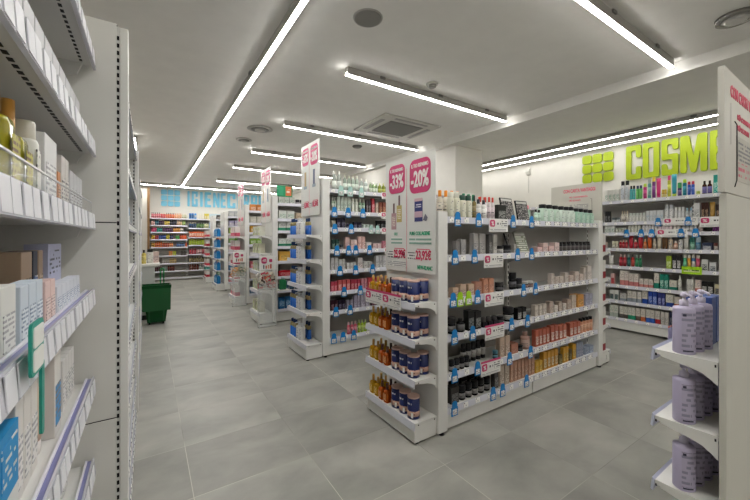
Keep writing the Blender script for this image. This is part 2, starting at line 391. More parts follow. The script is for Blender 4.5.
for nm, y in zip(['end cap shelves of blue and white pump bottles', 'end cap shelves of pale cartons behind the clear candy bin', 'end cap shelves of pink and white cartons', 'end cap shelves of bright blue packs', 'farthest end cap shelves, red and white cartons'], GY):
    end_cap(nm, (1.70, y+.595, 0), -PI/2, .61, .2, CAP2, .15)
end_cap('end cap shelves on the far end of the nearest gondola', (4.14, 1.79, 0), PI/2, .61, .2, [.15,.435,.705,.955,1.25], .13)

# right-hand display stand seen end-on
t = thing('display_stand', 'white display stand at right edge holding lavender pump bottles', 'shelving', (1.715, .357, 0))
boxpart('back_panel', (0, .78, -.02, 0, .035, 1.56), mat('#c9c7be', .45), t, .003)
Dg = .187
for j, z in enumerate([.135, .425, .685, .953]):
    bm = bmnew(); bx(bm, 0, .72, .002, Dg, z-.02, z-.002)
    if j:
        for xx in (0, .714):
            prism_x(bm, [(.002,z-.02),(.002,z-.088),(.02,z-.072),(.045,z-.054),(.075,z-.044),(.12,z-.036),(Dg-.02,z-.026),(Dg-.015,z-.02)], xx, xx+.005)
    else: bx(bm, .004, .716, .002, Dg, .035, z-.02)
    s = part('shelf', bm, WHITE, t)
    bm = bmnew(); prism_x(bm, [(Dg+.014,z-.044),(Dg+.006,z-.048),(Dg,z-.002),(Dg+.008,z+.006)], -.004, .724); part('price_rail', bm, mat('#c9cde2', .2), s)
    bm = bmnew(); bx(bm, -.001, .002, Dg-.006, Dg-.001, z-.026, z-.016); bx(bm, -.001, .002, .006, .011, z-.022, z-.012); part('rivets', bm, DARK, s)
feet(t, [(.02, -.02), (.7, -.02), (.02, .17), (.7, .17)])

# wall bays behind the cosmetics
CWZ = [.19, .45, .685, .97, 1.237, 1.473, 1.63, 1.955]
def wall_unit(label, loc, rz, L, depth, height, zs, bays, tagstep, cat='shelving', plinth=.1, railh=.042):
    t = thing('wall_shelving', label, cat, loc, rz)
    boxpart('back_panel', (0, L, depth, depth+.03, .03, height), mat('#a5a29e', .55), t)
    bb = [0]+bays+[L]
    for k, (a, b) in enumerate(zip(bb, bb[1:])):
        boxpart('plinth', (a+.004, b-.004, .012, .03, .03, zs[0]-.03), WHITE, t)
        for j, z in enumerate(zs): shelf_bay(t, a, b, z, depth-.01, tagstep, seed=k*17+j, railh=railh)
        slotted(t, a, a+.03, depth-.025, depth, .1, height)
    slotted(t, L-.03, L, depth-.025, depth, .1, height)
    return t
wall_unit('white wall shelving of hair and skin care under lime letters', (5.95, 4.05, 0), -PI/2, 4.0, .40, 2.0, CWZ, [1.0, 2.46, 3.2], .13)
FZ1 = [.09, .31, .565, .82, 1.10, 1.355, 1.595, 1.82, 2.05]
FZ2 = [.09, .31, .565, .85, 1.16, 1.43, 1.74, 2.05]
wall_unit('left bay of far wall shelving under blue square logo', (0.05478, 13.22, 0), 0, 1.07, .35, 2.05, FZ1, [], 0, railh=.03)
wall_unit('right bay of far wall shelving under blue letters', (0.05478+1.08, 13.22, 0), 0, 1.9, .35, 2.05, FZ2, [.95], 0, railh=.03)

# left wall shelving: near bay, divider panels, further bays
LZ = [.05, .30, .595, .888, 1.205, 1.472, 1.732, 2.045]
t = thing('wall_shelving', 'near left wall shelving cut by the frame, lavender price rails', 'shelving', (-.168, .35, 0), PI/2)
boxpart('back_panel', (0, 1.245, .44, .47, .03, 2.2), mat('#b0ada8', .55), t)
for j, z in enumerate(LZ):
    s = shelf_bay(t, 0, 1.245, z, .43, .06, .042, .05, .05, seed=60+j, slots=True, tagm=TAGL)
    if z > .2:
        boxpart('rail_insert', (.006, 1.24, -.004, .012, z+.002, z+.008), RAILD, s)
        boxpart('rail_lip', (.006, 1.24, .012, .018, z-.002, z+.012), mat('#e3e2ea', .3), s)
    bm = bmnew(); prism_x(bm, [(.025,z-.03),(.04,z-.07),(.09,z-.085),(.2,z-.1),(.34,z-.15),(.43,z-.2),(.43,z-.03)], 1.228, 1.24); part('bracket', bm, WHITE2, s)
def divider(label, y, x1, ztop):
    t = thing('divider_panel', label, 'panel', (0, y, 0))
    for a, b in ((.03,.727), (.731,1.455), (1.459,ztop)):
        boxpart('panel_sheet', (-.64, x1-.036, 0, .03, a, b), mat('#dcdbd6', .5), t, .002)
    boxpart('panel_core', (-.64, x1-.034, .004, .026, .03, ztop-.002), DARK, t)
    slotted(t, x1-.036, x1-.027, .001, .03, .03, ztop-.01, 'slot_strip', .0277, .0036)
    bm = bmnew(); bx(bm, x1-.027, x1, -.004, .04, .03, ztop-.012, bev=.003); part('post', bm, WHITE, t)
    feet(t, [(x1-.03, .015), (-.6, .015)])
divider('near left white divider panel with slotted post', 1.606, -.062, 2.2)
divider('second white divider panel along the left wall, just past near panel', 3.32, -.062, 2.1)
divider('third white divider panel along the left wall, before the green basket', 4.9, -.072, 2.1)
divider('farthest white divider panel along the left wall, beside service counter', 6.35, -.082, 2.1)
for nm, y0, y1 in (('second bay of left wall shelving, behind the near divider', 1.66, 3.31), ('third bay of left wall shelving, past second divider', 3.37, 4.89), ('last bay of left wall shelving before the service counter', 4.95, 6.34)):
    t = thing('wall_shelving', nm, 'shelving', (-.085, y0, 0), PI/2)
    boxpart('back_panel', (0, y1-y0, .46, .49, .03, 2.1), mat('#b0ada8', .55), t)
    for j, z in enumerate(LZ): shelf_bay(t, .002, y1-y0-.002, z, .45, .1 if y0 < 2 else 0, seed=90+j)

# ------------------------------------------------------------------ products
ITEMS = []
COUNT = [0]
SKIP = set()
for a_, b_ in [(388,398),(403,410),(414,422),(427,432),(434,441),(445,450),(456,463),(468,475),(524,525),(528,529),(531,532),(536,537),(541,541),(544,544),(547,549),(552,553),(555,556),(560,561),(565,565),(567,568),(571,573),(576,577),(579,580),(583,585),(587,592),(595,597),(601,601),(604,604),(607,609),(612,613),(616,616),(618,619),(621,622),(624,625),(627,628),(630,631),(995,1001),(1009,1009),(1011,1017),(1027,1034),(1044,1048),(1058,1062),(1072,1075),(1081,1081),(1087,1087),(1093,1093),(1099,1102),(1156,1156),(1161,1166),(1169,1176)]: SKIP.update(range(a_, b_+1))
PC = {}
def proto(kind, w, d, h, cols):
    """parts of a product as (name, mesh); front faces local -y"""
    key = (kind, round(w, 4), round(d, 4), round(h, 4), tuple(cols))
    if key in PC: return PC[key]
    c = list(cols)+['#d8d6d0']*(3-len(cols)); P = []
    gl = lambda x, r=.35: mat(x, r)
    def add(name, bm, m): P.append((name, mesh(name, bm, m)))
    hw, hd = w/2, d/2
    def lab(z0, z1, fr=.86, col=None):
        bm = bmnew(); bx(bm, -hw*fr, hw*fr, -hd-.0012, -hd+.001, z0*h, z1*h); add('label', bm, col or printed(c[1], c[2], max(.006, h*.07), max(.008, w*.25), .55))
    if kind == 'box':
        bm = bmnew(); bx(bm, -hw, hw, -hd, hd, 0, h, bev=min(.0015, w*.04)); add('carton', bm, gl(c[0], .5)); lab(.12, .62, .78)
    elif kind == 'bandbox':      # carton with a coloured lower band
        bm = bmnew(); bx(bm, -hw, hw, -hd, hd, .38*h, h); add('carton', bm, gl(c[0], .5))
        bm = bmnew(); bx(bm, -hw, hw, -hd, hd, 0, .38*h); add('coloured_band', bm, gl(c[1], .5))
        bm = bmnew(); bx(bm, -hw*.8, hw*.8, -hd-.0012, -hd+.001, .5*h, .9*h); add('label', bm, printed(c[0], c[2], h*.07, w*.25, .5))
    elif kind == 'bottle':
        bm = bmnew(); lathe(bm, [(.92,0),(1,.02*h),(1,.66*h),(.9,.72*h),(.45,.78*h),(.42,.8*h)], hw, hd, 14); add('bottle_body', bm, gl(c[0], .25))
        bm = bmnew(); lathe(bm, [(.5,.785*h),(.52,.8*h),(.52,.98*h),(.46,h)], hw, hd, 12); add('cap', bm, gl(c[1], .35))
        bm = bmnew(); lathe(bm, [(1.012,.14*h),(1.012,.58*h)], hw, hd, 14); add('label', bm, printed(c[2], '#55555a', h*.06, w*.3, .45))
    elif kind == 'widecap':      # shampoo style, broad shoulders, broad cap
        bm = bmnew(); lathe(bm, [(.9,0),(1,.02*h),(1,.74*h),(.9,.78*h)], hw, hd, 14, .6); add('bottle_body', bm, gl(c[0], .3))
        bm = bmnew(); lathe(bm, [(.8,.775*h),(.84,.79*h),(.84,.97*h),(.76,h)], hw, hd, 14, .3); add('cap', bm, gl(c[1], .35))
        lab(.14, .66, .7, printed(c[2], '#7d7c80', h*.06, w*.3, .42))
    elif kind == 'square':       # square glass oil bottle with slim stopper
        bm = bmnew(); lathe(bm, [(.95,0),(1,.02*h),(1,.58*h),(.9,.63*h),(.3,.66*h),(.28,.71*h)], hw*.82, hd*.82, 16, 1); add('bottle_body', bm, mat(c[0], .12, 0, .25))
        bm = bmnew(); lathe(bm, [(.34,.68*h),(.36,.69*h),(.34,h)], hw, hd, 10); add('stopper', bm, gl(c[1], .3))
        bm = bmnew(); bx(bm, -hw*.6, hw*.6, -hd*1.03, -hd*1.0, .14*h, .5*h); add('label', bm, printed(c[2], '#6b4a1c', .012, .012, .5))
    elif kind == 'glass':        # clear tall bottle
        bm = bmnew(); lathe(bm, [(.92,0),(1,.02*h),(1,.7*h),(.85,.76*h),(.4,.84*h),(.36,.86*h)], hw, hd, 14); add('bottle_body', bm, mat(c[0], .12, 0, .45))
        bm = bmnew(); lathe(bm, [(.42,.85*h),(.44,.86*h),(.42,h)], hw, hd, 10); add('cap', bm, gl(c[1], .3))
        bm = bmnew(); lathe(bm, [(1.012,.15*h),(1.012,.5*h)], hw, hd, 14); add('label', bm, printed(c[2], '#6f8f7a', h*.06, w*.3, .4))
    elif kind == 'pump':
        bm = bmnew(); lathe(bm, [(.94,0),(1,.015*h),(1,.72*h),(.93,.755*h),(.4,.775*h),(.38,.79*h)], hw, hd, 20, .25); add('bottle_body', bm, gl(c[0], .35))
        bm = bmnew(); lathe(bm, [(.42,.78*h),(.44,.79*h),(.44,.86*h),(.2,.88*h),(.16,.93*h)], hw, hd, 16); add('collar', bm, gl(c[1], .35))
        bm = bmnew(); lathe(bm, [(.34,.925*h),(.38,.94*h),(.36,.985*h),(.2,h)], hw, hd, 14)
        r = .07*w; tube(bm, [(0,0,.965*h),(0,-hd*.7,.972*h),(0,-hd*1.2,.958*h),(0,-hd*1.35,.93*h)], r, 8); add('pump_nozzle', bm, gl(c[1], .35))
        bm = bmnew(); lathe_patch(bm, hw*1.012, hd*1.012, .08*h, .68*h, -2.3, -.85, .25); add('label', bm, printed(c[2], '#918da6', .02, .014, .55))
        bm = bmnew(); lathe_patch(bm, hw*1.02, hd*1.02, .62*h, .66*h, -2.2, -1.9, .25); add('brand_mark', bm, gl('#3a3850', .5))
        bm = bmnew(); lathe_patch(bm, hw*1.02, hd*1.02, .05*h, .075*h, -2.2, -1.2, .25); add('size_mark', bm, gl('#3a3850', .5))
    elif kind == 'jar':
        bm = bmnew(); lathe(bm, [(.92,0),(1,.04*h),(1,.58*h),(.95,.62*h)], hw, hd, 16); add('jar_body', bm, gl(c[0], .25))
        bm = bmnew(); lathe(bm, [(.97,.62*h),(1.02,.64*h),(1.02,.96*h),(.95,h)], hw, hd, 16); add('lid', bm, gl(c[1], .3))
        bm = bmnew(); lathe(bm, [(1.012,.15*h),(1.012,.48*h)], hw, hd, 16); add('label', bm, printed(c[2], '#55555a', .008, .012, .5))
    elif kind == 'tin':
        bm = bmnew(); lathe(bm, [(.97,0),(1,.012*h),(1,.935*h)], hw, hd, 24); add('tin_body', bm, gl('#14225a', .35))
        bm = bmnew(); lathe(bm, [(1.02,.935*h),(1.03,.945*h),(1.02,.985*h),(.95,h)], hw, hd, 24); add('lid', bm, gl('#c9a79b', .45))
        bm = bmnew(); lathe(bm, [(1.01,.13*h),(1.01,.36*h)], hw, hd, 24); add('photo_band', bm, printed('#c9a08f', '#8a5a4e', .02, .03, .5))
        bm = bmnew(); lathe_patch(bm, hw*1.012, hd*1.012, .58*h, .76*h, -2.35, -1.0, 0); add('lettering', bm, printed('#14225a', '#e3e1e6', .022, .016, .62))
        bm = bmnew(); lathe_patch(bm, hw*1.018, hd*1.018, .07*h, .3*h, -1.1, -.75, 0); add('back_label', bm, PAPER)
    elif kind == 'tube':         # squeeze tube standing on its cap
        bm = bmnew(); n = 12; prof = [(.8,.8,.16),(.92,.9,.3),(1,.6,.75),(1,.12,1)]
        lathe(bm, [(.75,0),(.78,.01*h),(.78,.16*h)], hw, hd, n, mi=1)
        rings = []
        for rx, ry, z in prof: rings.append([bm.verts.new((hw*rx*math.cos(2*PI*k/n), hd*ry*math.sin(2*PI*k/n), z*h)) for k in range(n)])
        for a, b in zip(rings, rings[1:]):
            for k in range(n): bm.faces.new((a[k], a[(k+1)%n], b[(k+1)%n], b[k])).smooth = True
        bm.faces.new(rings[-1]); bm.faces.new(list(reversed(rings[0])))
        P.append(('tube_body', mesh('tube_body', bm, [gl(c[0], .35), gl(c[1], .35)])))
    elif kind == 'spray':        # aerosol can
        bm = bmnew(); lathe(bm, [(.95,0),(1,.02*h),(1,.76*h),(.8,.8*h)], hw, hd, 14); add('can_body', bm, gl(c[0], .3))
        bm = bmnew(); lathe(bm, [(.82,.79*h),(.86,.8*h),(.84,.97*h),(.7,h)], hw, hd, 14); add('cap', bm, gl(c[1], .35))
        bm = bmnew(); lathe(bm, [(1.012,.2*h),(1.012,.6*h)], hw, hd, 14); add('label', bm, printed(c[2], '#333338', h*.08, w*.3, .4))
    elif kind == 'twotone':      # coloured lower body, bare shoulder, dark cap
        bm = bmnew(); lathe(bm, [(.94,0),(1,.02*h),(1,.56*h)], hw, hd, 14); add('bottle_body', bm, gl(c[0], .3))
        bm = bmnew(); lathe(bm, [(1,.56*h),(.98,.68*h),(.7,.77*h),(.45,.8*h)], hw, hd, 14); add('shoulder', bm, gl(c[2], .3))
        bm = bmnew(); lathe(bm, [(.52,.79*h),(.56,.81*h),(.56,.96*h),(.46,h)], hw, hd, 12); add('cap', bm, gl(c[1], .35))
    elif kind == 'tray':         # low tester tray with compacts
        bm = bmnew(); bx(bm, -hw, hw, -hd, hd, 0, h*.55, bev=.002); add('compact_base', bm, gl(c[0], .25))
        bm = bmnew(); lathe(bm, [(.9,.55*h),(.95,.6*h),(.95,.95*h),(.85,h)], hw*.95, hd*.95, 14); add('compact_lid', bm, gl(c[1], .25))
    elif kind == 'bag':          # soft pack
        bm = bmnew()
        rings = []
        for rx, ry, z in ((.95,.9,0),(1,1,.1),(1,1,.8),(.98,.5,.93),(1,.1,1)):
            rings.append([bm.verts.new((hw*rx*x, hd*ry*y, z*h)) for x, y in ((-1,-.7),(-.7,-1),(.7,-1),(1,-.7),(1,.7),(.7,1),(-.7,1),(-1,.7))])
        for a, b in zip(rings, rings[1:]):
            for k in range(8): bm.faces.new((a[k], a[(k+1)%8], b[(k+1)%8], b[k]))
        bm.faces.new(rings[-1]); bm.faces.new(list(reversed(rings[0]))); add('pack', bm, gl(c[0], .3)); lab(.25, .7, .8)
    PC[key] = P
    return P
def lathe_patch(bm, rx, ry, z0, z1, a0, a1, sq, n=8):
    def pt(a, z):
        c, s = math.cos(a), math.sin(a); q = max(abs(c), abs(s)); e = (1-sq)+sq*min(1/q, 1.25); return bm.verts.new((rx*c*e, ry*s*e, z))
    lo = [pt(a0+(a1-a0)*k/n, z0) for k in range(n+1)]; hi = [pt(a0+(a1-a0)*k/n, z1) for k in range(n+1)]
    for k in range(n): bm.faces.new((lo[k], lo[k+1], hi[k+1], hi[k]))
CATS = {'box':'box','bandbox':'box','bottle':'bottle','widecap':'bottle','square':'bottle','glass':'bottle','pump':'bottle','jar':'jar','tin':'tin','tube':'tube','spray':'spray can','twotone':'bottle','tray':'compact','bag':'pack'}
NAMES = {'box':'carton','bandbox':'carton','bottle':'bottle','widecap':'shampoo_bottle','square':'oil_bottle','glass':'clear_bottle','pump':'pump_bottle','jar':'cream_jar','tin':'supplement_tin','tube':'squeeze_tube','spray':'spray_can','twotone':'blue_bottle','tray':'makeup_compact','bag':'soft_pack'}
JOIN = {}
def item(desc, kind, w, d, h, cols, loc, rz, place, simple=False, tilt=0):
    COUNT[0] += 1
    if COUNT[0] in SKIP: return None      # fully hidden behind other things
    P = proto(kind, w, d, h, cols); nm = NAMES[kind]
    if nm == 'carton':
        for key, pre in (('nearest gondola','makeup_carton'), ('second gondola','skincare_carton'), ('cosmetics wall','haircare_carton'), ('left','medicine_carton')):
            if key in place: nm = pre; break
    if simple:
        k = id(P)
        if k not in JOIN:
            bm = bmnew(); ms = []
            for n_, me in P:
                off = len(bm.faces); bm.from_mesh(me); bm.faces.ensure_lookup_table()
                for f in bm.faces[off:]: f.material_index += len(ms)
                ms += list(me.materials)
            me = bpy.data.meshes.new(nm); bm.to_mesh(me); bm.free()
            for m in ms: me.materials.append(m)
            JOIN[k] = me
        o = obj(nm, JOIN[k], None, loc, rz)
    else:
        o = obj(nm, None, None, loc, rz)
        for n_, me in P: obj(n_, me, o)
    if tilt: o.rotation_euler = (tilt, 0, rz)
    o['idx'] = COUNT[0]
    ITEMS.append((o, desc, CATS[kind], place))
    return o
ORD = ['first','second','third','fourth','fifth','sixth','seventh','eighth','ninth','tenth','eleventh','twelfth','thirteenth','fourteenth','fifteenth','sixteenth','seventeenth','eighteenth','nineteenth','twentieth']
def finish_items(order):
    for r in ITEMS: del r[0]['idx']
    seen = {}
    for rec in ITEMS: seen.setdefault((rec[1], rec[3]), []).append(rec)
    for (desc, place), rs in seen.items():
        rs.sort(key=lambda r: order(r))
        for k, (o, _, cat, _) in enumerate(rs):
            if len(rs) == 1: lab = f'{desc}, {place}'
            elif k == len(rs)-1 and len(rs) > 2: lab = f'rightmost {desc}, {place}'
            elif k == 0: lab = f'leftmost {desc}, {place}'
            elif len(rs) == 2: lab = f'right-hand {desc}, {place}'
            else: lab = f'{ORD[k] if k < 20 else "later"} {desc} from left, {place}'
            tag(o, lab, cat, f'{desc} row, {place}' if len(rs) > 1 else None)

def row_x(place, z, yf, specs, simple=False):
    """products along x facing -y: (x0, x1, n, kind, height, cols, desc[, depth, back])"""
    for s in specs:
        x0, x1, n, kind, h, cols, desc = s[:7]; back = s[8] if len(s) > 8 else 0
        p = (x1-x0)/n; w = p*(.9 if simple else .84); d = s[7] if len(s) > 7 and s[7] else min(max(w*.8, .03), .09)
        for k in range(n):
            item(desc, kind, w, d, h*(1+.012*math.sin(5*k+x0*9)), cols, (x0+(k+.5)*p, yf+.022+d/2+back, z-.003), 0, place, simple)
def row_y(place, z, xf, specs, simple=False, sgn=-1, rz=-PI/2):
    """products along y facing -x (sgn -1) or +x: (y0, y1, n, kind, height, cols, desc[, depth, back])"""
    for s in specs:
        y0, y1, n, kind, h, cols, desc = s[:7]; back = s[8] if len(s) > 8 else 0
        if y0 > y1: y0, y1 = y1, y0
        p = (y1-y0)/n; w = p*.9; d = s[7] if len(s) > 7 and s[7] else min(max(w*.8, .03), .1)
        for k in range(n):
            item(desc, kind, w, d, h, cols, (xf-sgn*(.022+d/2+back), y0+(k+.5)*p, z-.003), rz, place, simple)

# colours
IV,CR,WH,MI = '#d9d7c4','#cfc8b8','#d6d4d0','#b9d3c2'
BK,BK2,GD = '#1b1b1e','#2c2a2c','#8f8c8c'
PE,CO,PI1,BE = '#c98f74','#b5604c','#dcb6b0','#c2a48e'
OR,YE,RD,TE,NV,BL,PU,LI = '#d0702c','#d8a93c','#b82838','#14807a','#1f2a5c','#1f54b0','#6a3a80','#9cc032'

# --- nearest gondola, long face
YF = 1.805
p = 'top shelf of nearest gondola'
row_x(p, 1.545, YF, [
 (1.859,1.986,2,'widecap',.205,[IV,'#d8d6c8',IV],'ivory bottle with white cap'),
 (1.986,2.12,2,'widecap',.19,[IV,'#23483c',IV],'ivory bottle with dark green cap'),
 (2.126,2.167,1,'bottle',.19,['#7a6a3c','#20302a','#8a7a4c'],'olive brown slim bottle'),
 (2.173,2.299,2,'bottle',.165,[WH,'#3a3a42',WH],'white bottle with black cap'),
 (2.305,2.394,2,'bottle',.19,['#d8cfd0','#c43a2c','#d6c6cc'],'pale bottle with red cap'),
 (2.41,2.541,1,'box',.135,['#2b2d2a','#3a3c38','#a8a8a4'],'small black printed carton'),
 (2.963,3.067,2,'bottle',.12,[MI,BK,MI],'short mint bottle with black cap'),
 (3.075,3.386,3,'widecap',.175,['#c0d6c6',BK,'#cfe0d4'],'pale mint bottle with black cap'),
 (3.395,3.672,3,'widecap',.175,['#cfdcd2',BK,'#d8e4da'],'whitish mint bottle with black cap'),
 (3.682,4.073,4,'widecap',.165,['#9fc4b2',BK,'#b6d4c2'],'deeper mint bottle with black cap')])
p = 'back row on top shelf of nearest gondola'
row_x(p, 1.545, YF, [
 (1.80,1.87,1,'bottle',.235,['#d8cfd0','#d88c92','#d6c6cc'],'pale bottle with pink cap',.05,.13),
 (1.88,2.14,4,'bottle',.235,['#ddd6c6','#e08a1e','#ddd6c6'],'cream bottle with orange cap',.05,.13),
 (2.15,2.33,3,'bottle',.225,['#8fae9c','#1e7a52','#b8cfc0'],'green bottle with green cap',.05,.13),
 (2.35,2.48,2,'bottle',.21,['#d8cfd0','#c83a2a','#d6c6cc'],'white bottle with red cap',.05,.13),
 (3.02,3.09,1,'bottle',.17,[MI,'#d88a92',MI],'mint bottle with pink cap',.05,.12)])
p = 'second shelf from top of nearest gondola'
row_x(p, 1.265, YF, [
 (1.921,1.975,1,'box',.115,['#84807e','#8c8886','#5a5858'],'dark grey slim carton'),
 (1.98,2.041,1,'box',.13,['#9c9a98','#a8a6a4','#77757a'],'light grey slim carton'),
 (2.12,2.184,1,'box',.175,['#b0aca8','#bab6b2','#77757a'],'tall pale grey carton'),
 (2.19,2.262,1,'box',.172,['#aaa6a2','#b6b2ae','#77757a'],'tall silver carton'),
 (2.305,2.355,1,'box',.165,['#5f5d5c','#6a6866','#a8a6a4'],'tall charcoal carton'),
 (2.359,2.413,1,'box',.165,['#c4c0ba','#cac6c0','#8a8884'],'tall white carton with fine print'),
 (2.426,2.525,1,'jar',.075,['#b8b4b0',BK,'#a8a6a4'],'grey jar with black lid'),
 (2.532,2.628,1,'jar',.078,[BK,BK,'#3a3a3c'],'black round jar'),
 (2.631,2.678,1,'box',.085,['#a8a49e','#b0aca6','#77757a'],'small grey carton'),
 (2.986,3.075,1,'box',.055,[PI1,'#d8bcb8','#8a6a68'],'low pale pink carton'),
 (3.079,3.167,1,'box',.09,['#dcc0bc','#e0c8c4','#8a6a68'],'taller pale pink carton'),
 (3.175,3.27,1,'box',.062,['#d6b4b0','#dcc0bc','#8a6a68'],'low rose carton'),
 (3.276,3.368,1,'box',.095,['#d8c2be','#dcc8c4','#8a6a68'],'blush carton beside black compacts'),
 (3.377,4.007,8,'spray',.1,[BK,'#221f20','#4a4444'],'small black makeup stick')])
p = 'third shelf from top of nearest gondola'
row_x(p, .955, YF, [
 (1.89,1.959,1,'box',.075,[BE,'#c8ac98','#5a4a40'],'small beige carton'),
 (1.97,2.047,1,'box',.095,['#c4aa96','#d0b8a4','#6a564a'],'pale beige carton behind lime tag'),
 (2.058,2.138,1,'box',.09,['#c2a690','#ceb4a0','#6a564a'],'sand carton behind lime tag'),
 (2.149,2.226,1,'box',.102,['#b88470','#caa08c','#6a4a3c'],'tan carton with pale label'),
 (2.238,2.374,2,'box',.12,[PE,'#cf9c84','#7a4a38'],'tall coral carton'),
 (2.432,2.525,1,'jar',.075,[BK,BK2,'#3a3a3c'],'black domed brush pot'),
 (2.614,2.699,1,'jar',.15,[BK,BK,'#3a3a3c'],'tall black pot'),
 (2.702,2.779,1,'jar',.095,[BK,BK2,'#3a3a3c'],'lower black pot'),
 (2.794,2.947,2,'jar',.06,['#3a3032','#c8c4c0','#a08078'],'small dark jar with white lid'),
 (3.218,3.279,1,'box',.105,['#c9bdb4','#d0c6be','#8a7a70'],'slim tall off-white carton'),
 (3.284,3.441,2,'box',.07,['#c6b8ae','#cec2b8','#8a7a70'],'low off-white carton'),
 (3.46,3.535,1,'box',.1,['#ccc0b8','#d2c8c0','#8a7a70'],'tall off-white carton'),
 (3.545,3.632,1,'box',.068,['#c6b2a8','#ceBeb4','#8a7a70'],'low pinkish carton'),
 (3.652,3.742,1,'box',.1,['#ccbcb2','#d2c6be','#8a7a70'],'tall pinkish carton'),
 (3.752,3.824,1,'box',.07,['#c6b4aa','#cec0b6','#8a7a70'],'short cream carton'),
 (3.831,3.888,1,'box',.135,['#c9bdb4','#d0c6be','#8a7a70'],'very slim cream carton'),
 (3.909,4.007,1,'box',.15,['#cfc6be','#d4ccc6','#8a7a70'],'tallest cream carton')])
p = 'fourth shelf from top of nearest gondola'
row_x(p, .685, YF, [
 (1.869,1.948,1,'jar',.125,[BK,BK2,'#7a7876'],'tall black cosmetic pot'),
 (1.964,2.052,1,'bottle',.105,[BK,'#3a3838','#6a6866'],'black bottle with silver collar'),
 (2.058,2.138,1,'box',.155,['#232424','#3a3c3c','#8a8a88'],'tall black carton with grey print'),
 (2.141,2.22,1,'box',.14,[BK2,'#4a4a48','#a8a8a4'],'black carton with pale print'),
 (2.232,2.432,3,'tray',.075,['#26242a','#4a484a'],'low black compact with grey lid'),
 (2.445,2.518,1,'jar',.06,[BK,BK,'#3a3a3c'],'small round black pot'),
 (2.552,2.67,1,'jar',.12,[BK,'#262426','#9a9894'],'black pot with white band'),
 (2.685,2.824,2,'box',.105,['#1c1c1e','#b4b2ae','#3a3a3c'],'black carton with white stripe'),
 (2.947,3.142,3,'box',.1,['#c9bfb4','#d0c8be','#8a7a70'],'slim white makeup carton'),
 (3.192,3.261,1,'box',.11,['#c6b2a6','#cebeb2','#8a7a70'],'slim rosy carton'),
 (3.27,3.341,1,'box',.065,['#ccc4bc','#d2cac4','#8a7a70'],'low white carton'),
 (3.346,3.414,1,'box',.095,['#b8a89c','#c4b6aa','#7a6a60'],'taupe carton'),
 (3.423,3.497,1,'box',.068,['#ccc2ba','#d2cac4','#8a7a70'],'low ivory carton'),
 (3.503,3.583,1,'box',.1,['#b8a498','#c4b4a8','#7a6a60'],'mid-height taupe carton'),
 (3.593,3.682,2,'box',.135,['#c9b8a8','#d0c2b4','#8a7a70'],'tall sand-coloured slim carton'),
 (3.702,3.845,1,'box',.125,['#d0944c','#dca864','#7a5a2c'],'amber yellow carton'),
 (3.866,4.029,2,'box',.12,['#a9a9bc','#b6b6c8','#6a6a80'],'lilac grey carton')])
p = 'fifth shelf from top of nearest gondola'
row_x(p, .405, YF, [
 (1.874,2.092,4,'jar',.085,[BK,BK,'#8a8886'],'low black jar'),
 (2.075,2.368,5,'spray',.15,[BK,'#201e20','#a8a5a2'],'black bottle with silver band',.04,.07),
 (2.381,2.439,1,'jar',.065,[BK2,'#5a8a9a','#6aa0b0'],'small black jar with teal lid'),
 (2.445,2.586,2,'box',.165,['#c9b09c','#d8c4b4','#8a6a58'],'beige striped carton'),
 (2.593,2.706,1,'box',.085,['#a8705c','#b88470','#6a4034'],'brown-pink carton'),
 (2.721,2.787,1,'jar',.05,[BK,BK,'#3a3a3c'],'tiny black pot'),
 (2.794,2.908,1,'bottle',.15,['#b89488','#a88478','#c4a498'],'rose nude bottle'),
 (2.955,3.192,4,'box',.15,[CO,'#dcc8bc','#8a4a38'],'coral carton with white label'),
 (3.21,3.35,2,'box',.155,['#b4604e','#dcc8bc','#8a4a38'],'deep coral carton'),
 (3.355,3.497,2,'box',.14,['#bd6a54','#dcc8bc','#8a4a38'],'salmon carton'),
 (3.554,3.773,3,'box',.135,['#b5604c','#dcc8bc','#8a4a38'],'coral carton, right-hand cluster'),
 (3.779,4.051,4,'spray',.15,['#cf9474',BK,'#dcae92'],'peach bottle with black cap')])
p = 'bottom shelf of nearest gondola'
row_x(p, .165, YF, [
 (1.869,1.97,1,'box',.12,['#3a3836','#4a4846','#8a8886'],'dark brown carton'),
 (1.98,2.343,5,'jar',.11,[BK,BK,'#8a8886'],'black jar with glossy lid'),
 (2.002,2.368,4,'box',.13,['#202022','#363638','#a09e9a'],'black carton behind jars',.05,.11),
 (2.374,2.432,1,'box',.135,['#4a4644','#5a5654','#a09e9a'],'grey-brown carton'),
 (2.439,2.58,2,'box',.17,['#b8a898','#cbbcae','#7a6a5a'],'pale beige tall carton'),
 (2.586,2.947,7,'box',.17,['#bd9078','#c9a48e','#7a543e'],'peach tall carton'),
 (2.955,3.075,2,'box',.1,['#d4a840','#e0bc60','#7a5a1c'],'short yellow carton'),
 (3.084,3.341,4,'box',.165,['#cc9438','#dcc8a0','#7a541c'],'yellow-orange carton'),
 (3.35,3.423,1,'box',.09,['#6a5a30','#a89a5a','#3a3018'],'olive carton'),
 (3.432,3.535,2,'box',.15,['#cf9a34','#dcc070','#7a541c'],'golden carton'),
 (3.541,3.603,1,'box',.11,['#5a4a2c','#9a8a5a','#3a3018'],'dark olive carton'),
 (3.609,3.682,1,'box',.15,['#d49c2c','#e0bc60','#7a541c'],'amber carton'),
 (3.692,3.824,3,'box',.15,['#9aa0b4','#aab0c4','#5a6078'],'blue-grey carton'),
 (3.856,4.051,2,'box',.075,['#a4b0c4','#b4bed0','#5a6078'],'low pale blue carton')])
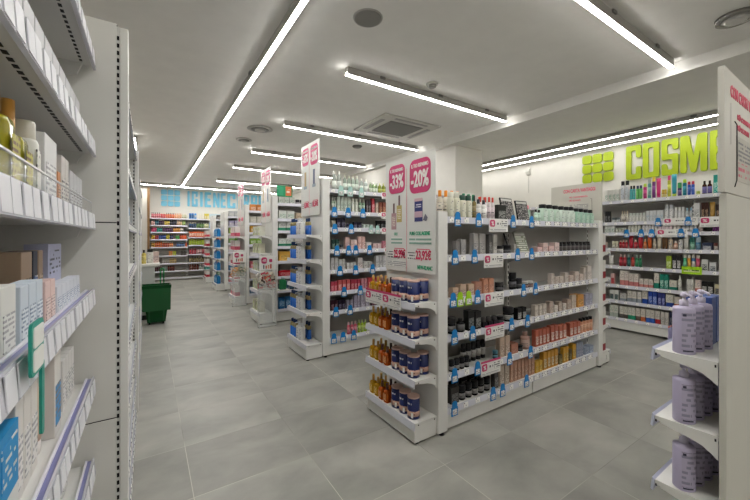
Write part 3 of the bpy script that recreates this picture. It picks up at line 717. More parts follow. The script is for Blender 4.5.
# tilted make-up palettes
def palette(label, loc, w, h, tilt, rz, frame, pans, name='makeup_palette'):
    t = thing(name, label, 'palette', loc, rz); t.rotation_euler = (tilt, 0, rz)
    boxpart('palette_frame', (-w/2, w/2, 0, .012, 0, h), mat(frame, .3), t, .003)
    boxpart('swatch_area', (-w/2+.008, w/2-.008, -.001, .001, .012, h-.035), pans, t)
    boxpart('title_strip', (-w/2+.012, w/2-.012, -.001, .001, h-.03, h-.01), mat('#b8b6b2', .4), t)
    return t
sw = printed('#1c1b1f', '#b8b2ae', .014, .011, .5); sw2 = printed('#9aa08c', '#e6e8dc', .02, .03, .6, .2)
palette('left-hand black makeup palette leaning on top shelf of nearest gondola', (2.644, 1.87, 1.543), .185, .215, -.2, .06, '#141416', sw)
palette('right-hand black makeup palette leaning on top shelf of nearest gondola', (2.839, 1.86, 1.543), .165, .2, -.2, -.05, '#1a1a1c', sw)
palette('silver leaf-patterned palette leaning on second shelf of nearest gondola', (2.839, 1.862, 1.262), .14, .2, -.32, -.15, '#8e9084', sw2)
palette('dark palette edge beside the silver one on second shelf', (2.706, 1.90, 1.262), .05, .19, -.3, .3, '#242424', sw)

# --- nearest gondola end cap: amber bottles and navy tins
for z, pl in zip(CAPZ, ('bottom shelf of nearest end cap', 'third shelf of nearest end cap', 'second shelf of nearest end cap', 'top shelf of nearest end cap')):
    for k, y in enumerate((2.355, 2.288)):
        item('golden yellow square bottle', 'square', .062, .055, .145, ['#d09a20', '#b88a3c', '#d8b04c'], (1.535, y, z-.003), -PI/2, 'front of '+pl)
    for k, y in enumerate((2.221, 2.154)):
        item('orange square bottle', 'square', .062, .055, .14, ['#c0581c', '#6a4030', '#d08a4c'], (1.53, y, z-.003), -PI/2, 'front of '+pl)
    for k, y in enumerate((2.350, 2.285)):
        item('golden yellow square bottle', 'square', .062, .055, .145, ['#d09a20', '#b88a3c', '#d8b04c'], (1.60, y-.012, z-.003), -PI/2, 'behind on '+pl)
    for k, y in enumerate((2.215, 2.155)):
        item('orange square bottle', 'square', .062, .055, .14, ['#c8601c', '#3a2a28', '#d08a4c'], (1.60, y-.012, z-.003), -PI/2, 'behind on '+pl)
    for k, y in enumerate((2.06, 1.966, 1.872)):
        item('navy and pink tin', 'tin', .086, .086, .152, [NV], (1.555, y, z-.003), -PI/2, 'front of '+pl)
    if z > .2: item('navy and pink tin', 'tin', .086, .086, .152, [NV], (1.650, 1.885, z-.003), -PI/2, 'behind on '+pl)

# --- second gondola long face
Y2 = 3.72
def g2row(i, specs): row_x(['top','second','third','fourth','fifth','sixth','seventh','bottom'][i]+' shelf of second gondola', G2Z[7-i], Y2, specs)
g2row(0, [(1.85,1.986,2,'glass',.24,['#cfd8d0','#dcdcd4','#dfe4de'],'tall clear bottle'),
 (2,2.229,4,'glass',.205,['#c4d4c4','#c6c8b4','#d8e2d8'],'clear greenish bottle'),
 (2.236,2.363,2,'glass',.18,['#ccd8d0','#c8c8b8','#dde4dc'],'shorter clear bottle'),
 (2.379,2.511,3,'glass',.15,['#a8c88c','#c6c8b4','#d8e2d0'],'pale lime bottle'),
 (2.519,2.696,3,'glass',.15,['#8f9a34','#a8a05c','#a4ac50'],'olive green bottle')])
g2row(1, [(1.843,1.904,2,'bottle',.18,['#a8b8a4','#c8c8bc','#c8d0c4'],'sage bottle'),
 (1.91,2.105,4,'box',.19,['#c2cabf','#d0d6cc','#3f6a50'],'pale sage carton'),
 (2.112,2.214,2,'widecap',.18,['#d0d4c6','#dcdcd0','#d8dcd0'],'cream shampoo bottle'),
 (2.221,2.318,2,'bottle',.18,['#7f9a80','#c8c8bc','#a4b8a4'],'green bottle'),
 (2.326,2.402,2,'box',.17,['#3a3438','#4a4448','#a8a0a0'],'dark slim carton'),
 (2.409,2.464,1,'box',.2,['#a82838','#b84858','#d8b0b0'],'crimson carton'),
 (2.471,2.519,1,'box',.14,['#c8b0a0','#d4c0b2','#7a6050'],'cream slim carton'),
 (2.527,2.696,3,'box',.16,['#8a4a3a','#c88a6a','#5a2a20'],'brown copper carton')])
g2row(2, [(1.843,1.897,1,'box',.1,['#b0a898','#bcb4a4','#6a6458'],'greige carton'),
 (1.904,2.028,2,'box',.13,['#221e30','#36324a','#8a88a0'],'midnight purple carton'),
 (2.042,2.127,2,'jar',.07,['#2a2438','#3a3448','#6a6880'],'purple-black jar'),
 (2.141,2.266,2,'box',.09,['#282434','#3a3648','#8a88a0'],'low midnight carton'),
 (2.273,2.44,3,'jar',.06,['#b0c0b8','#c0ccc4','#d0d8d4'],'pale frosted jar'),
 (2.487,2.664,3,'box',.115,['#18181a','#2c2c30','#88888c'],'black carton at right')])
g2row(3, [(1.843,1.945,2,'box',.13,['#1f3a34','#2f4c46','#8aa098'],'dark green carton'),
 (1.951,2.007,1,'jar',.07,['#20242a','#30343c','#8a8a8c'],'charcoal jar'),
 (2.021,2.091,1,'box',.16,['#dcbab4','#e4c8c4','#9a7068'],'tall blush carton'),
 (2.098,2.199,2,'box',.125,['#e0c4bc','#e6d0ca','#9a7068'],'mid blush carton'),
 (2.207,2.318,2,'box',.165,['#e0b8b0','#e8cac4','#9a7068'],'rosy tall carton'),
 (2.326,2.409,1,'box',.09,['#d0c8c4','#dcd4d0','#8a7a78'],'short white carton'),
 (2.425,2.566,2,'box',.075,['#d4b8b8','#dcc8c8','#8a6a70'],'low mauve carton'),
 (2.582,2.696,2,'box',.11,['#c87a88','#d8a0a8','#8a3a4c'],'pink carton at right')])
g2row(4, [(1.83,1.931,2,'box',.155,['#c4c2bf','#cfcdca','#77757a'],'tall grey-white carton'),
 (1.938,2.028,2,'box',.13,['#cccac6','#d4d2ce','#77757a'],'mid-height white carton'),
 (2.042,2.185,3,'box',.085,['#d0cecb','#d6d4d0','#77757a'],'low white carton'),
 (2.199,2.281,1,'box',.14,['#d2cac6','#d8d0cc','#8a7a78'],'tall warm white carton'),
 (2.288,2.425,2,'box',.09,['#c8c6c2','#d2d0cc','#77757a'],'low grey carton'),
 (2.471,2.696,4,'box',.16,['#c6c4c4','#d0cece','#77757a'],'tall silver-white carton')])
g2row(5, [(1.83,1.917,2,'box',.12,['#c04458','#d06070','#e0b0b0'],'raspberry carton'),
 (1.924,2.098,3,'box',.135,['#d05c5c','#dc7c78','#e6c0b8'],'coral red carton'),
 (2.105,2.243,3,'box',.13,['#b83a50','#c85a6a','#e0b0b0'],'cherry carton'),
 (2.251,2.348,2,'box',.13,['#d08a94','#dca4ac','#8a3a4c'],'dusty pink carton'),
 (2.356,2.599,3,'box',.135,['#c8484e','#d86c6c','#e6c0b8'],'red carton')])
g2row(6, [(1.83,1.924,2,'box',.13,['#3a1e28','#5a303c','#a08890'],'maroon carton'),
 (1.931,2.028,2,'box',.12,['#241c2c','#3a3048','#9088a0'],'plum carton'),
 (2.042,2.141,2,'box',.11,['#8a8494','#b4b0bc','#5a5468'],'lavender grey carton'),
 (2.148,2.243,2,'box',.16,['#b0a8bc','#c0bacb','#6a6080'],'lilac carton'),
 (2.251,2.379,2,'box',.165,['#bcb6c2','#cac4d0','#6a6080'],'pale lilac carton'),
 (2.409,2.599,3,'box',.12,['#4a2434','#6a3a4c','#a08890'],'wine-coloured carton')])
g2row(7, [(2.056,2.199,3,'bottle',.15,['#c8586c','#d8b0b4','#d88090'],'pink bottle'),
 (2.207,2.348,3,'bottle',.155,['#9cb83c','#c4cc9c','#b4c864'],'lime bottle'),
 (2.363,2.44,2,'bottle',.14,['#c8c4a8','#3a3a3a','#d0ccb8'],'cream bottle')])

# --- second gondola end cap: blue spray bottles and white pump bottles
for z, pl in zip(CAP2, ('bottom shelf of second end cap', 'fourth shelf of second end cap', 'third shelf of second end cap', 'second shelf of second end cap', 'top shelf of second end cap')):
    for k, y in enumerate((4.262, 4.198, 4.134)):
        item('bright blue bottle', 'twotone', .06, .06, .205, ['#1668c8', '#143c74', '#a09060'], (1.545, y, z-.003), -PI/2, 'front of '+pl)
    for k, y in enumerate((4.045, 3.955)):
        item('white pump bottle', 'pump', .08, .075, .2, ['#e4e4e2', '#dcdfe2', '#e6e6e4'], (1.55, y, z-.003), -PI/2, 'front of '+pl)
    for k, y in enumerate((4.01, 3.94)):
        item('dark blue bottle', 'twotone', .058, .055, .205, ['#1656a8', '#10305c', '#a09060'], (1.635, y, z-.003), -PI/2, 'behind on '+pl)

# --- third gondola: cap cartons and long face
for j, z in enumerate(CAP2):
    pl = ('bottom','fourth','third','second','top')[j]+' shelf of third end cap'
    cc = ['#d4d2bc','#d6d6c8','#cfcfc6'][j%3]
    for k in range(3):
        for l in range(2):
            item('pale green-white carton', 'box', .1, .09, .08, [cc, '#d8dca8', '#7a8a5a'], (1.58, 6.18-k*.17, z-.003+l*.0805), -PI/2, ('upper layer on ' if l else 'lower layer on ')+pl)
Y3 = 5.67
def fit2(i, specs):
    gap = (G2Z[8-i]-G2Z[7-i]-.034) if i else .4
    return [t_[:4]+(min(t_[4], gap),)+t_[5:] for t_ in specs]
def grow(which, yy, i, specs):
    specs = fit2(i, specs)
    row_x(['top','second','third','fourth','fifth','sixth','seventh','bottom'][i]+f' shelf of {which} gondola', G2Z[7-i], yy, specs, True)
grow('third', Y3, 0, [(1.82,2.1,3,'box',.12,['#b8bcb4','#c4c8c0','#3f6a50'],'grey-green carton'), (2.12,2.6,6,'jar',.09,['#1c1c1e','#2a2a2c','#8a8a8c'],'black pot'), (2.62,3.6,8,'box',.13,['#c8c4bc','#d0ccc4','#77757a'],'white carton')])
grow('third', Y3, 1, [(1.82,2.1,2,'box',.15,['#cfd2cc','#d8dad4','#2a7a5a'],'white and green carton'), (2.12,3.6,10,'box',.12,['#b8a890','#c8b8a0','#6a5a44'],'tan carton')])
grow('third', Y3, 2, [(1.82,2.08,2,'bandbox',.17,['#d4d6d2','#2a8a68','#77757a'],'white carton with green band'), (2.1,3.6,10,'box',.12,['#d0ccc0','#d8d4c8','#77757a'],'ivory carton')])
grow('third', Y3, 3, [(1.82,2.08,2,'bandbox',.14,['#d0d4d0','#1f7a58','#77757a'],'white carton with dark green band'), (2.1,3.6,8,'box',.14,['#c8c4c0','#d0ccc8','#77757a'],'grey-white carton')])
grow('third', Y3, 4, [(1.82,2.12,1,'box',.17,['#d8a848','#e0b860','#8a6420'],'large yellow carton'), (2.14,3.6,8,'box',.15,['#c8983c','#d8b060','#7a541c'],'ochre carton')])
grow('third', Y3, 5, [(1.82,2.06,1,'bag',.1,['#b81c28','#c83a40','#e0b0b0'],'red soft pack'), (2.08,3.6,8,'box',.12,['#d2cec8','#dad6d0','#77757a'],'white low carton')])
grow('third', Y3, 6, [(1.82,2.3,5,'bottle',.15,['#1c3c58','#2a5470','#3a6480'],'dark blue bottle'), (2.32,3.6,8,'box',.14,['#3a5a78','#4a6a88','#a0b0c0'],'steel blue carton')])
grow('third', Y3, 7, [(1.82,2.5,6,'bag',.2,['#1a5c90','#2a70a4','#a8c4d8'],'blue soft pack'), (2.52,3.6,6,'bag',.18,['#1a7a8a','#2a8c9c','#a8c4d8'],'teal soft pack')])

# --- fourth, fifth and sixth gondola ends
for j, z in enumerate(CAP2):
    pl = ('bottom','fourth','third','second','top')[j]
    for k in range(3):
        item('white carton with crimson patch', 'bandbox', .12, .1, .2, ['#d8d2d0', '#c05068', '#a83048'], (1.58, 8.09-k*.17, z-.003), -PI/2, pl+' shelf of fourth end cap', True)
    for k in range(3):
        item('bright blue pack', 'bag', .13, .1, .22, ['#1673b4', '#2a84c4', '#bcd8e8'], (1.58, 10.40-k*.17, z-.003), -PI/2, pl+' shelf of fifth end cap', True)
    for k in range(3):
        item('red and white carton', 'bandbox', .13, .1, .2, ['#d4d0cc', '#b83040', '#a83048'], (1.58, 12.35-k*.17, z-.003), -PI/2, pl+' shelf of farthest end cap', True)
for i, (c, d_, kd) in enumerate([('#c87a34','orange carton','box'), ('#b8b4a8','grey carton','box'), ('#cf9a2c','yellow carton','box'), ('#7fa83c','lime carton','box'), ('#c8c2b8','cream carton','box'), ('#c05a68','pink carton','box'), ('#c8b8a8','sand carton','box'), ('#4a6a8a','blue carton','box')]):
    grow('fourth', 7.59, i, [(1.82,2.5,5,kd,.15,[c,c,'#d8d4cc'],d_)])
    c2, d2 = [('#b0b4b8','silver carton'), ('#9a94b0','violet carton'), ('#7fa83c','lime carton'), ('#5c8a34','green carton'), ('#c8b0b4','rose carton'), ('#c8c2b8','cream carton'), ('#3a7ab0','sky blue carton'), ('#b84858','crimson carton')][i]
    grow('fifth', 9.91, i, [(1.82,2.4,4,kd,.16,[c2,c2,'#d8d4cc'],d2)])
    c3, d3 = [('#4a4a4c','charcoal carton'), ('#6a6a6c','dark grey carton'), ('#3a8ab8','blue carton'), ('#c86a34','orange carton'), ('#b8b4a8','grey carton'), ('#a83a44','red carton'), ('#c8c2b8','cream carton'), ('#5a8a6a','green carton')][i]
    grow('farthest', 11.86, i, [(1.82,2.2,3,kd,.16,[c3,c3,'#d8d4cc'],d3)])

# --- far end cap of the nearest gondola
for j, z in enumerate([.15,.435,.705,.955,1.25]):
    for k in range(3):
        item('white carton with dark red base', 'bandbox', .1, .09, .2, ['#d4d2cc', '#8f1c28', '#3a3a40'], (4.24, 1.86+k*.17, z-.003), PI/2, ('bottom','fourth','third','second','top')[j]+' shelf of far end cap')

# --- cosmetics wall
def fit(zs, n, i, specs, k=1):
    # keep every product below the shelf above it
    z = zs[n-i]; gap = (zs[n-i+1]-z-.034) if n-i+1 < len(zs) else .4
    return [t_[:4]+(min(t_[4]*k, gap),)+t_[5:] for t_ in specs]
def crow(i, specs):
    specs = fit(CWZ, 7, i, specs, [1.22, 1.15, 1.1, 1.05, 1.12, 1.12, 1.1, 1.12][i])
    row_y(['top','second','third','fourth','fifth','sixth','seventh','bottom'][i]+' shelf of cosmetics wall', CWZ[7-i], 5.95, specs)
crow(0, [(2.536,2.33,4,'box',.155,['#d8d8d2','#dcdcd6','#2a7a5a'],'white carton with green print'),
 (2.324,2.207,2,'widecap',.25,['#d6d6d8','#1c1c20','#c4ccd4'],'white bottle with black cap'),
 (2.203,2.131,2,'widecap',.18,['#2a9aa0','#1a1a1e','#4ab0b4'],'teal bottle with black cap'),
 (2.125,2.045,2,'widecap',.175,['#4aa848','#26305c','#6cc060'],'green bottle with navy cap'),
 (2.039,1.992,1,'spray',.19,['#b01c6c','#a8c834','#c84088'],'magenta can with lime cap'),
 (1.986,1.939,1,'spray',.235,['#5a9a94','#a8b0ac','#88b0aa'],'grey-teal can'),
 (1.935,1.889,1,'spray',.255,['#6a1c70','#d8b830','#8a3a90'],'purple can with yellow cap'),
 (1.887,1.83,1,'tube',.235,['#d82878','#c01c68','#d82878'],'hot pink tube'),
 (1.824,1.764,2,'jar',.1,['#c8a038','#d8b84c','#e0cc78'],'gold jar'),
 (1.76,1.718,1,'spray',.25,['#b8b820','#d84078','#ccd048'],'yellow can with pink cap'),
 (1.715,1.656,1,'tube',.26,['#2a9cb0','#a8c830','#2a9cb0'],'turquoise tube with lime cap'),
 (1.651,1.604,1,'jar',.16,['#3a2a60','#2a8a48','#6a4a90'],'violet jar with green lid'),
 (1.601,1.552,1,'spray',.19,['#1c7a90','#a8d030','#3a9ab0'],'petrol can with lime cap'),
 (1.549,1.472,2,'spray',.16,['#2850b0','#c83048','#4a70c8'],'blue can with red cap'),
 (1.462,1.419,1,'jar',.05,['#a8b848','#b8c868','#c8d488'],'tiny lime jar'),
 (1.404,1.305,2,'bottle',.15,['#3a2018','#1e1410','#6a60a0'],'dark brown bottle with violet label'),
 (1.296,1.236,1,'box',.2,['#1ca090','#2cb0a0','#d0e8e4'],'turquoise carton'),
 (1.227,1.012,4,'box',.18,['#c8c4bc','#d0ccc4','#77757a'],'cream carton')])
crow(1, [(2.536,2.452,2,'box',.16,['#1c1c1e','#2a2a2c','#8a8a8c'],'black carton'),
 (2.445,2.33,2,'jar',.075,['#c0c4c4','#6a7478','#d0d4d4'],'white jar with grey lid'),
 (2.317,2.219,3,'bottle',.155,['#d8d2c6','#c8b8a0','#dcd6cc'],'slim cream bottle'),
 (2.213,2.003,5,'widecap',.12,['#d2d4ce','#c8d0c8','#dcdcd6'],'white wide-cap bottle'),
 (1.998,1.797,5,'box',.14,['#d0d2d4','#dadcdc','#88a0b4'],'pale blue-white carton'),
 (1.791,1.688,2,'widecap',.2,['#cfd0d2','#b8bcc0','#dcdcdc'],'tall white bottle with grey cap'),
 (1.682,1.573,3,'widecap',.165,['#d4d4d4','#d8d8d8','#dcdcdc'],'white bottle with white cap'),
 (1.568,1.492,2,'bottle',.15,['#c8d0d4','#8ab0c8','#d8dcdc'],'white bottle with blue cap'),
 (1.487,1.419,1,'box',.2,['#d2d2d0','#dadad8','#77757a'],'large white carton'),
 (1.409,1.338,2,'box',.2,['#3a2018','#4a3024','#b89878'],'chocolate brown carton'),
 (1.333,1.277,1,'tube',.2,['#b08a40','#8a6a2c','#b08a40'],'gold tube'),
 (1.273,1.012,4,'box',.17,['#2a1c18','#3a2c24','#a88868'],'dark carton')])
crow(2, [(2.536,2.397,3,'box',.115,['#d4d6d2','#dadcd8','#2a7a5a'],'small white carton'),
 (2.39,2.239,4,'jar',.075,['#cfcfc4','#c4c8b8','#d8d8cc'],'small cream jar'),
 (2.226,2.064,4,'widecap',.105,['#cfcfc2','#d4d2c4','#d8d6ca'],'ivory bottle'),
 (2.051,1.864,5,'widecap',.12,['#d2cecc','#d6d0d0','#dcd8d6'],'pinkish white bottle'),
 (1.858,1.699,4,'box',.085,['#d8c8cc','#dcd0d4','#a05a70'],'pale pink carton'),
 (1.693,1.614,2,'widecap',.15,['#d4ccc4','#d8d0c8','#dcd6d0'],'warm white bottle'),
 (1.604,1.453,4,'bottle',.1,['#cfd0d2','#c4c4cc','#dcdcdc'],'short white bottle'),
 (1.443,1.39,1,'bottle',.13,['#d0b8b0','#c8a8a0','#dcc8c0'],'blush bottle'),
 (1.305,1.236,3,'tube',.125,['#8a3a8c','#5a2068','#8a3a8c'],'purple metallic tube'),
 (1.227,1.012,4,'box',.1,['#c8c4bc','#d0ccc4','#77757a'],'cream carton')])
crow(3, [(2.55,2.507,1,'box',.1,['#d0b8b4','#d8c8c4','#77757a'],'pale rose carton'),
 (2.438,2.35,2,'jar',.11,['#d0ccb4','#d8d4bc','#dcd8c8'],'cream jar'),
 (2.343,2.226,3,'bottle',.13,['#b82838','#d8b8a8','#c84a50'],'red bottle with cream cap'),
 (2.222,2.159,1,'tube',.2,['#b01c30','#a01828','#b01c30'],'crimson tube'),
 (2.155,2.106,1,'bottle',.13,['#c02c38','#d8c0b0','#d05058'],'scarlet bottle with cream cap'),
 (2.103,2.039,1,'tube',.205,['#b4202c','#a01828','#b4202c'],'ruby tube'),
 (2.036,1.992,1,'bottle',.14,['#d0703c','#dcb890','#d88a58'],'orange bottle with cream cap'),
 (1.988,1.933,1,'tube',.205,['#cc5c20','#b84c18','#cc5c20'],'orange tube'),
 (1.927,1.881,1,'bottle',.15,['#b8a894','#d8d0c4','#ccc0b0'],'taupe bottle'),
 (1.875,1.824,1,'tube',.19,['#d4c8b4','#c8bca8','#d4c8b4'],'ivory tube'),
 (1.819,1.753,2,'tube',.185,['#6a4a2c','#4a3420','#6a4a2c'],'brown tube'),
 (1.749,1.699,1,'pump',.18,['#d0bca0','#d8d0c0','#d8c8b0'],'cream pump bottle'),
 (1.695,1.645,1,'bottle',.12,['#c89a88','#d8ccc4','#d4b0a0'],'salmon bottle'),
 (1.642,1.593,1,'pump',.18,['#cfd0c8','#2c4a44','#dcdcd4'],'white pump bottle with dark collar'),
 (1.59,1.532,1,'tube',.19,['#d2cec8','#c8c4bc','#d2cec8'],'white tube'),
 (1.527,1.472,1,'jar',.17,['#6aa48c','#2c6a5c','#8abca4'],'sea green jar'),
 (1.469,1.414,1,'jar',.17,['#4a7c98','#a8bcc8','#6a98b0'],'slate blue jar'),
 (1.404,1.3,1,'box',.1,['#24304c','#d0d0d0','#3a4868'],'low navy carton'),
 (1.291,1.255,1,'jar',.1,['#c8c0b8','#6a3a34','#d0c8c0'],'small white jar'),
 (1.227,1.012,4,'box',.1,['#c8c4bc','#d0ccc4','#77757a'],'cream carton')])
crow(4, [(2.486,2.418,1,'tube',.155,['#d6d4d0','#c8c6c0','#d6d4d0'],'white tube'),
 (2.343,2.245,2,'bottle',.17,['#a02030','#c8a8a4','#b83c48'],'red bottle'),
 (2.239,2.194,1,'bottle',.17,['#14504c','#a8b8b4','#2c6c68'],'deep teal bottle'),
 (2.188,2.144,1,'bottle',.17,['#b02c28','#3a3a3a','#c84c40'],'red bottle with dark cap'),
 (2.137,2.051,2,'bottle',.165,['#146c44','#a8c0b0','#2c885c'],'emerald bottle'),
 (1.771,1.709,1,'box',.165,['#90a828','#a0b83c','#e0e4c0'],'lime carton'),
 (1.704,1.609,2,'box',.185,['#242426','#c8c6c4','#3a3a3c'],'black carton with white panel'),
 (1.593,1.552,1,'spray',.19,['#3a9a6c','#c8c4b8','#6ab890'],'green spray can'),
 (1.549,1.509,1,'spray',.19,['#c88a28','#c8c4b8','#d4a44c'],'amber spray can'),
 (1.506,1.467,1,'spray',.19,['#2c6aa0','#c8c4b8','#d8d4cc'],'blue spray can'),
 (1.464,1.419,1,'spray',.19,['#a83050','#c8c4b8','#c05c74'],'rose spray can'),
 (1.409,1.342,1,'box',.14,['#d0d0cc','#3a4048','#d8d8d4'],'white carton with black panel'),
 (1.333,1.264,1,'box',.11,['#cccccc','#3a4850','#d4d4d4'],'shorter white carton with black panel'),
 (1.227,1.012,4,'box',.15,['#3a3836','#4a4846','#a8a6a4'],'charcoal carton')])
crow(5, [(2.452,2.397,1,'box',.15,['#d0a8a4','#c03840','#8a3038'],'white and red carton'),
 (2.33,2.213,2,'bandbox',.2,['#d4ccc4','#c87a78','#8a6a68'],'tall white and pink carton'),
 (2.209,2.088,2,'bandbox',.17,['#d0c8c0','#c47674','#8a6a68'],'white and pink carton'),
 (2.084,1.915,3,'bandbox',.115,['#ccc4bc','#c07a74','#8a6a68'],'low white and pink carton'),
 (1.91,1.847,1,'bandbox',.2,['#cfc8bc','#127a66','#77757a'],'white and teal carton'),
 (1.841,1.742,2,'box',.19,['#0e7864','#2a8c78','#c8dcd4'],'teal carton'),
 (1.738,1.651,1,'bandbox',.12,['#d0ccc0','#0e7864','#77757a'],'low teal and white carton'),
 (1.645,1.604,1,'bottle',.19,['#ccccc4','#d4d4cc','#d8d8d0'],'white slim bottle'),
 (1.552,1.482,2,'box',.155,['#c8c6c0','#d2d0ca','#77757a'],'slim grey-white carton'),
 (1.472,1.409,1,'bandbox',.15,['#d0c0b8','#b86a60','#77757a'],'cream and rust carton'),
 (1.404,1.291,2,'box',.14,['#1c1a1a','#c8c6c2','#3a3838'],'black and white carton'),
 (1.282,1.236,1,'box',.12,['#c8c09c','#3a3a34','#77757a'],'khaki carton'),
 (1.227,1.012,4,'box',.15,['#3a3836','#4a4846','#a8a6a4'],'charcoal carton')])
crow(6, [(2.466,2.343,2,'box',.14,['#cfd0cc','#3a5a58','#77757a'],'white carton with green panel'),
 (2.33,2.239,1,'bandbox',.11,['#c8c6c0','#8c949c','#77757a'],'low white and grey carton'),
 (2.232,2.051,3,'bandbox',.155,['#cfc8be','#8c949c','#77757a'],'white and grey carton'),
 (2.048,1.98,1,'bandbox',.185,['#d0c8bc','#1c48a0','#77757a'],'white and blue carton'),
 (1.976,1.87,2,'box',.185,['#1c3e98','#3458b0','#b0bcd8'],'royal blue carton'),
 (1.864,1.78,2,'box',.17,['#222c70','#3a4488','#a8acd0'],'navy carton'),
 (1.775,1.688,1,'bandbox',.16,['#c8c4b8','#1c3c90','#77757a'],'cream and navy carton'),
 (1.682,1.614,2,'bandbox',.14,['#c8c0b4','#b86048','#77757a'],'cream and orange carton'),
 (1.604,1.012,9,'box',.15,['#b8b4ae','#c4c0ba','#77757a'],'grey carton')])
crow(7, [(2.466,2.35,2,'bandbox',.165,['#cfcec6','#a8b0a8','#2a8a58'],'white carton with pale base'),
 (2.337,2.226,2,'bandbox',.16,['#c9c5bc','#55504c','#77757a'],'white carton with dark base'),
 (2.222,2.131,2,'bandbox',.165,['#ccc8be','#2a9a74','#77757a'],'white carton with green base'),
 (2.125,2.07,1,'bandbox',.17,['#ccc4b8','#6a5a50','#77757a'],'cream carton with brown base'),
 (2.064,2.009,1,'bandbox',.17,['#ccc4b8','#c0683c','#77757a'],'cream carton with orange base'),
 (2.003,1.898,2,'bandbox',.17,['#ccc6bc','#2a5ab8','#77757a'],'cream carton with blue base'),
 (1.892,1.836,1,'bandbox',.17,['#ccc6bc','#b83038','#77757a'],'cream carton with red base'),
 (1.83,1.742,2,'box',.165,['#c6c0b8','#d0cac2','#77757a'],'plain cream carton'),
 (1.736,1.693,1,'box',.18,['#22263c','#30344c','#77757a'],'midnight carton'),
 (1.688,1.012,9,'box',.15,['#b8b4ae','#c4c0ba','#77757a'],'grey carton')])

# --- far wall
def frow(zs, i, x0, bay, specs):
    n = len(zs); row_x(f'{["top","second","third","fourth","fifth","sixth","seventh","eighth","bottom"][i]} shelf, far wall {bay} bay', zs[n-1-i], 13.23, specs, True)
fa, fb = 0.05478, 0.05478+1.08
FAR1 = [[('#c8606c',5,'bottle','rose'),('#c02c34',3,'bottle','red'),('#cc5c20',5,'bottle','orange'),('#d89a6c',4,'bottle','peach'),('#c8c6a4',3,'bottle','cream')],
 [('#d8a8a0',2,'bottle','pink'),('#1c5a6a',2,'bottle','petrol'),('#3a1c3c',3,'bottle','plum'),('#c8b048',3,'bottle','mustard'),('#2a2c3c',4,'bottle','ink'),('#c8a888',3,'bottle','sand'),('#8aa05c',2,'bottle','sage')],
 [('#c84a70',3,'bottle','fuchsia'),('#1c9a84',3,'bottle','jade'),('#4a1c4c',6,'bottle','purple'),('#c88a3c',4,'bottle','amber'),('#c8c0b8',2,'bottle','white')],
 [('#c8a03c',2,'bottle','gold'),('#a83038',2,'bottle','red'),('#2a4a90',4,'bottle','blue'),('#c8b83c',2,'bottle','yellow'),('#28306a',2,'bottle','navy')],
 [('#c8982c',2,'bottle','gold'),('#c0602c',4,'bottle','orange'),('#a04a34',4,'bottle','rust'),('#d0844c',2,'bottle','peach')],
 [], [('#5a504c',6,'bottle','brown'),('#a8a4a0',4,'bottle','grey'),('#b8a070',4,'bottle','tan')],
 [('#54202a',6,'bottle','maroon'),('#8a9a94',3,'bottle','pale teal'),('#6a3028',4,'bottle','dark red')], []]
for i, rw in enumerate(FAR1):
    x = fa+.03; sp = []
    for c, n, kd, nm in rw:
        w = .05*n; sp.append((x, x+w, n, kd, .183, [c, random.choice(['#d8d0c0','#3a3a40',c]), c], nm+' bottle')); x += w+.004
    if i == 3: sp += [(fa+.72, fa+.82, 2, 'bottle', .17, ['#4aa04c','#d8d8c8','#4aa04c'], 'green bottle'), (fa+.84, fa+1.04, 4, 'bottle', .17, ['#d0582c','#c83a2c','#d0582c'], 'orange bottle')]
    if i == 4: sp += [(fa+.74, fa+.98, 5, 'bottle', .17, ['#1f2c4c','#8ab0d0','#4a6a9a'], 'ink blue bottle'), (fa+1.0, fa+1.05, 1, 'bottle', .17, ['#d0582c','#c83a2c','#d0582c'], 'red-orange bottle')]
    if i == 5: sp += [(fa+.52, fa+.62, 2, 'box', .15, ['#cc7c34','#d89450','#8a4a1c'], 'orange carton'), (fa+.63, fa+.73, 2, 'box', .15, ['#a8b42c','#b8c44c','#6a7018'], 'lime carton'), (fa+.86, fa+1.04, 4, 'bottle', .15, ['#2a2420','#1a1614','#4a403a'], 'black bottle')]
    frow(FZ1, i, fa, 'left', sp)
FAR2 = [[('#1466a8',2,'bag','blue'),('#2a84c8',1,'bag','sky blue'),('#d8d4c4',3,'box','white'),('#c8b838',2,'box','yellow'),('#bcd0d8',6,'box','pale blue')],
 [('#1c3c5c',3,'bottle','dark blue'),('#4a6a38',3,'bottle','green'),('#c8c89c',2,'bottle','cream'),('#1c7aa8',2,'bag','cyan'),('#b8b4a8',6,'box','grey')],
 [('#c8582c',8,'bag','orange'),('#d4d0cc',4,'box','white'),('#a83a44',4,'box','red')],
 [('#8a9a30',8,'bag','olive'),('#c86a34',2,'bag','orange'),('#d4d0cc',4,'box','white'),('#a83a44',3,'box','red')],
 [('#a83a48',3,'bottle','crimson'),('#c8a4a4',2,'bottle','blush'),('#9c4048',4,'bottle','wine'),('#d4d0cc',5,'box','white')],
 [('#8a7c54',6,'bottle','khaki'),('#a8a08c',5,'bottle','putty'),('#d4d0cc',3,'box','white')],
 [('#6a3a30',4,'bottle','brown'),('#c8ccc8',2,'bottle','white'),('#4a948a',3,'bag','teal'),('#d4d0cc',4,'box','white')], []]
for i, rw in enumerate(FAR2):
    x = fb+.03; sp = []
    for c, n, kd, nm in rw:
        w = .075*n; sp.append((x, x+w, n, kd, .2, [c, random.choice(['#d8d0c0','#3a3a40',c]), c], nm+{'bag':' pack','box':' carton','bottle':' bottle'}[kd])); x += w+.006
    frow(FZ2, i, fb, 'right', sp)

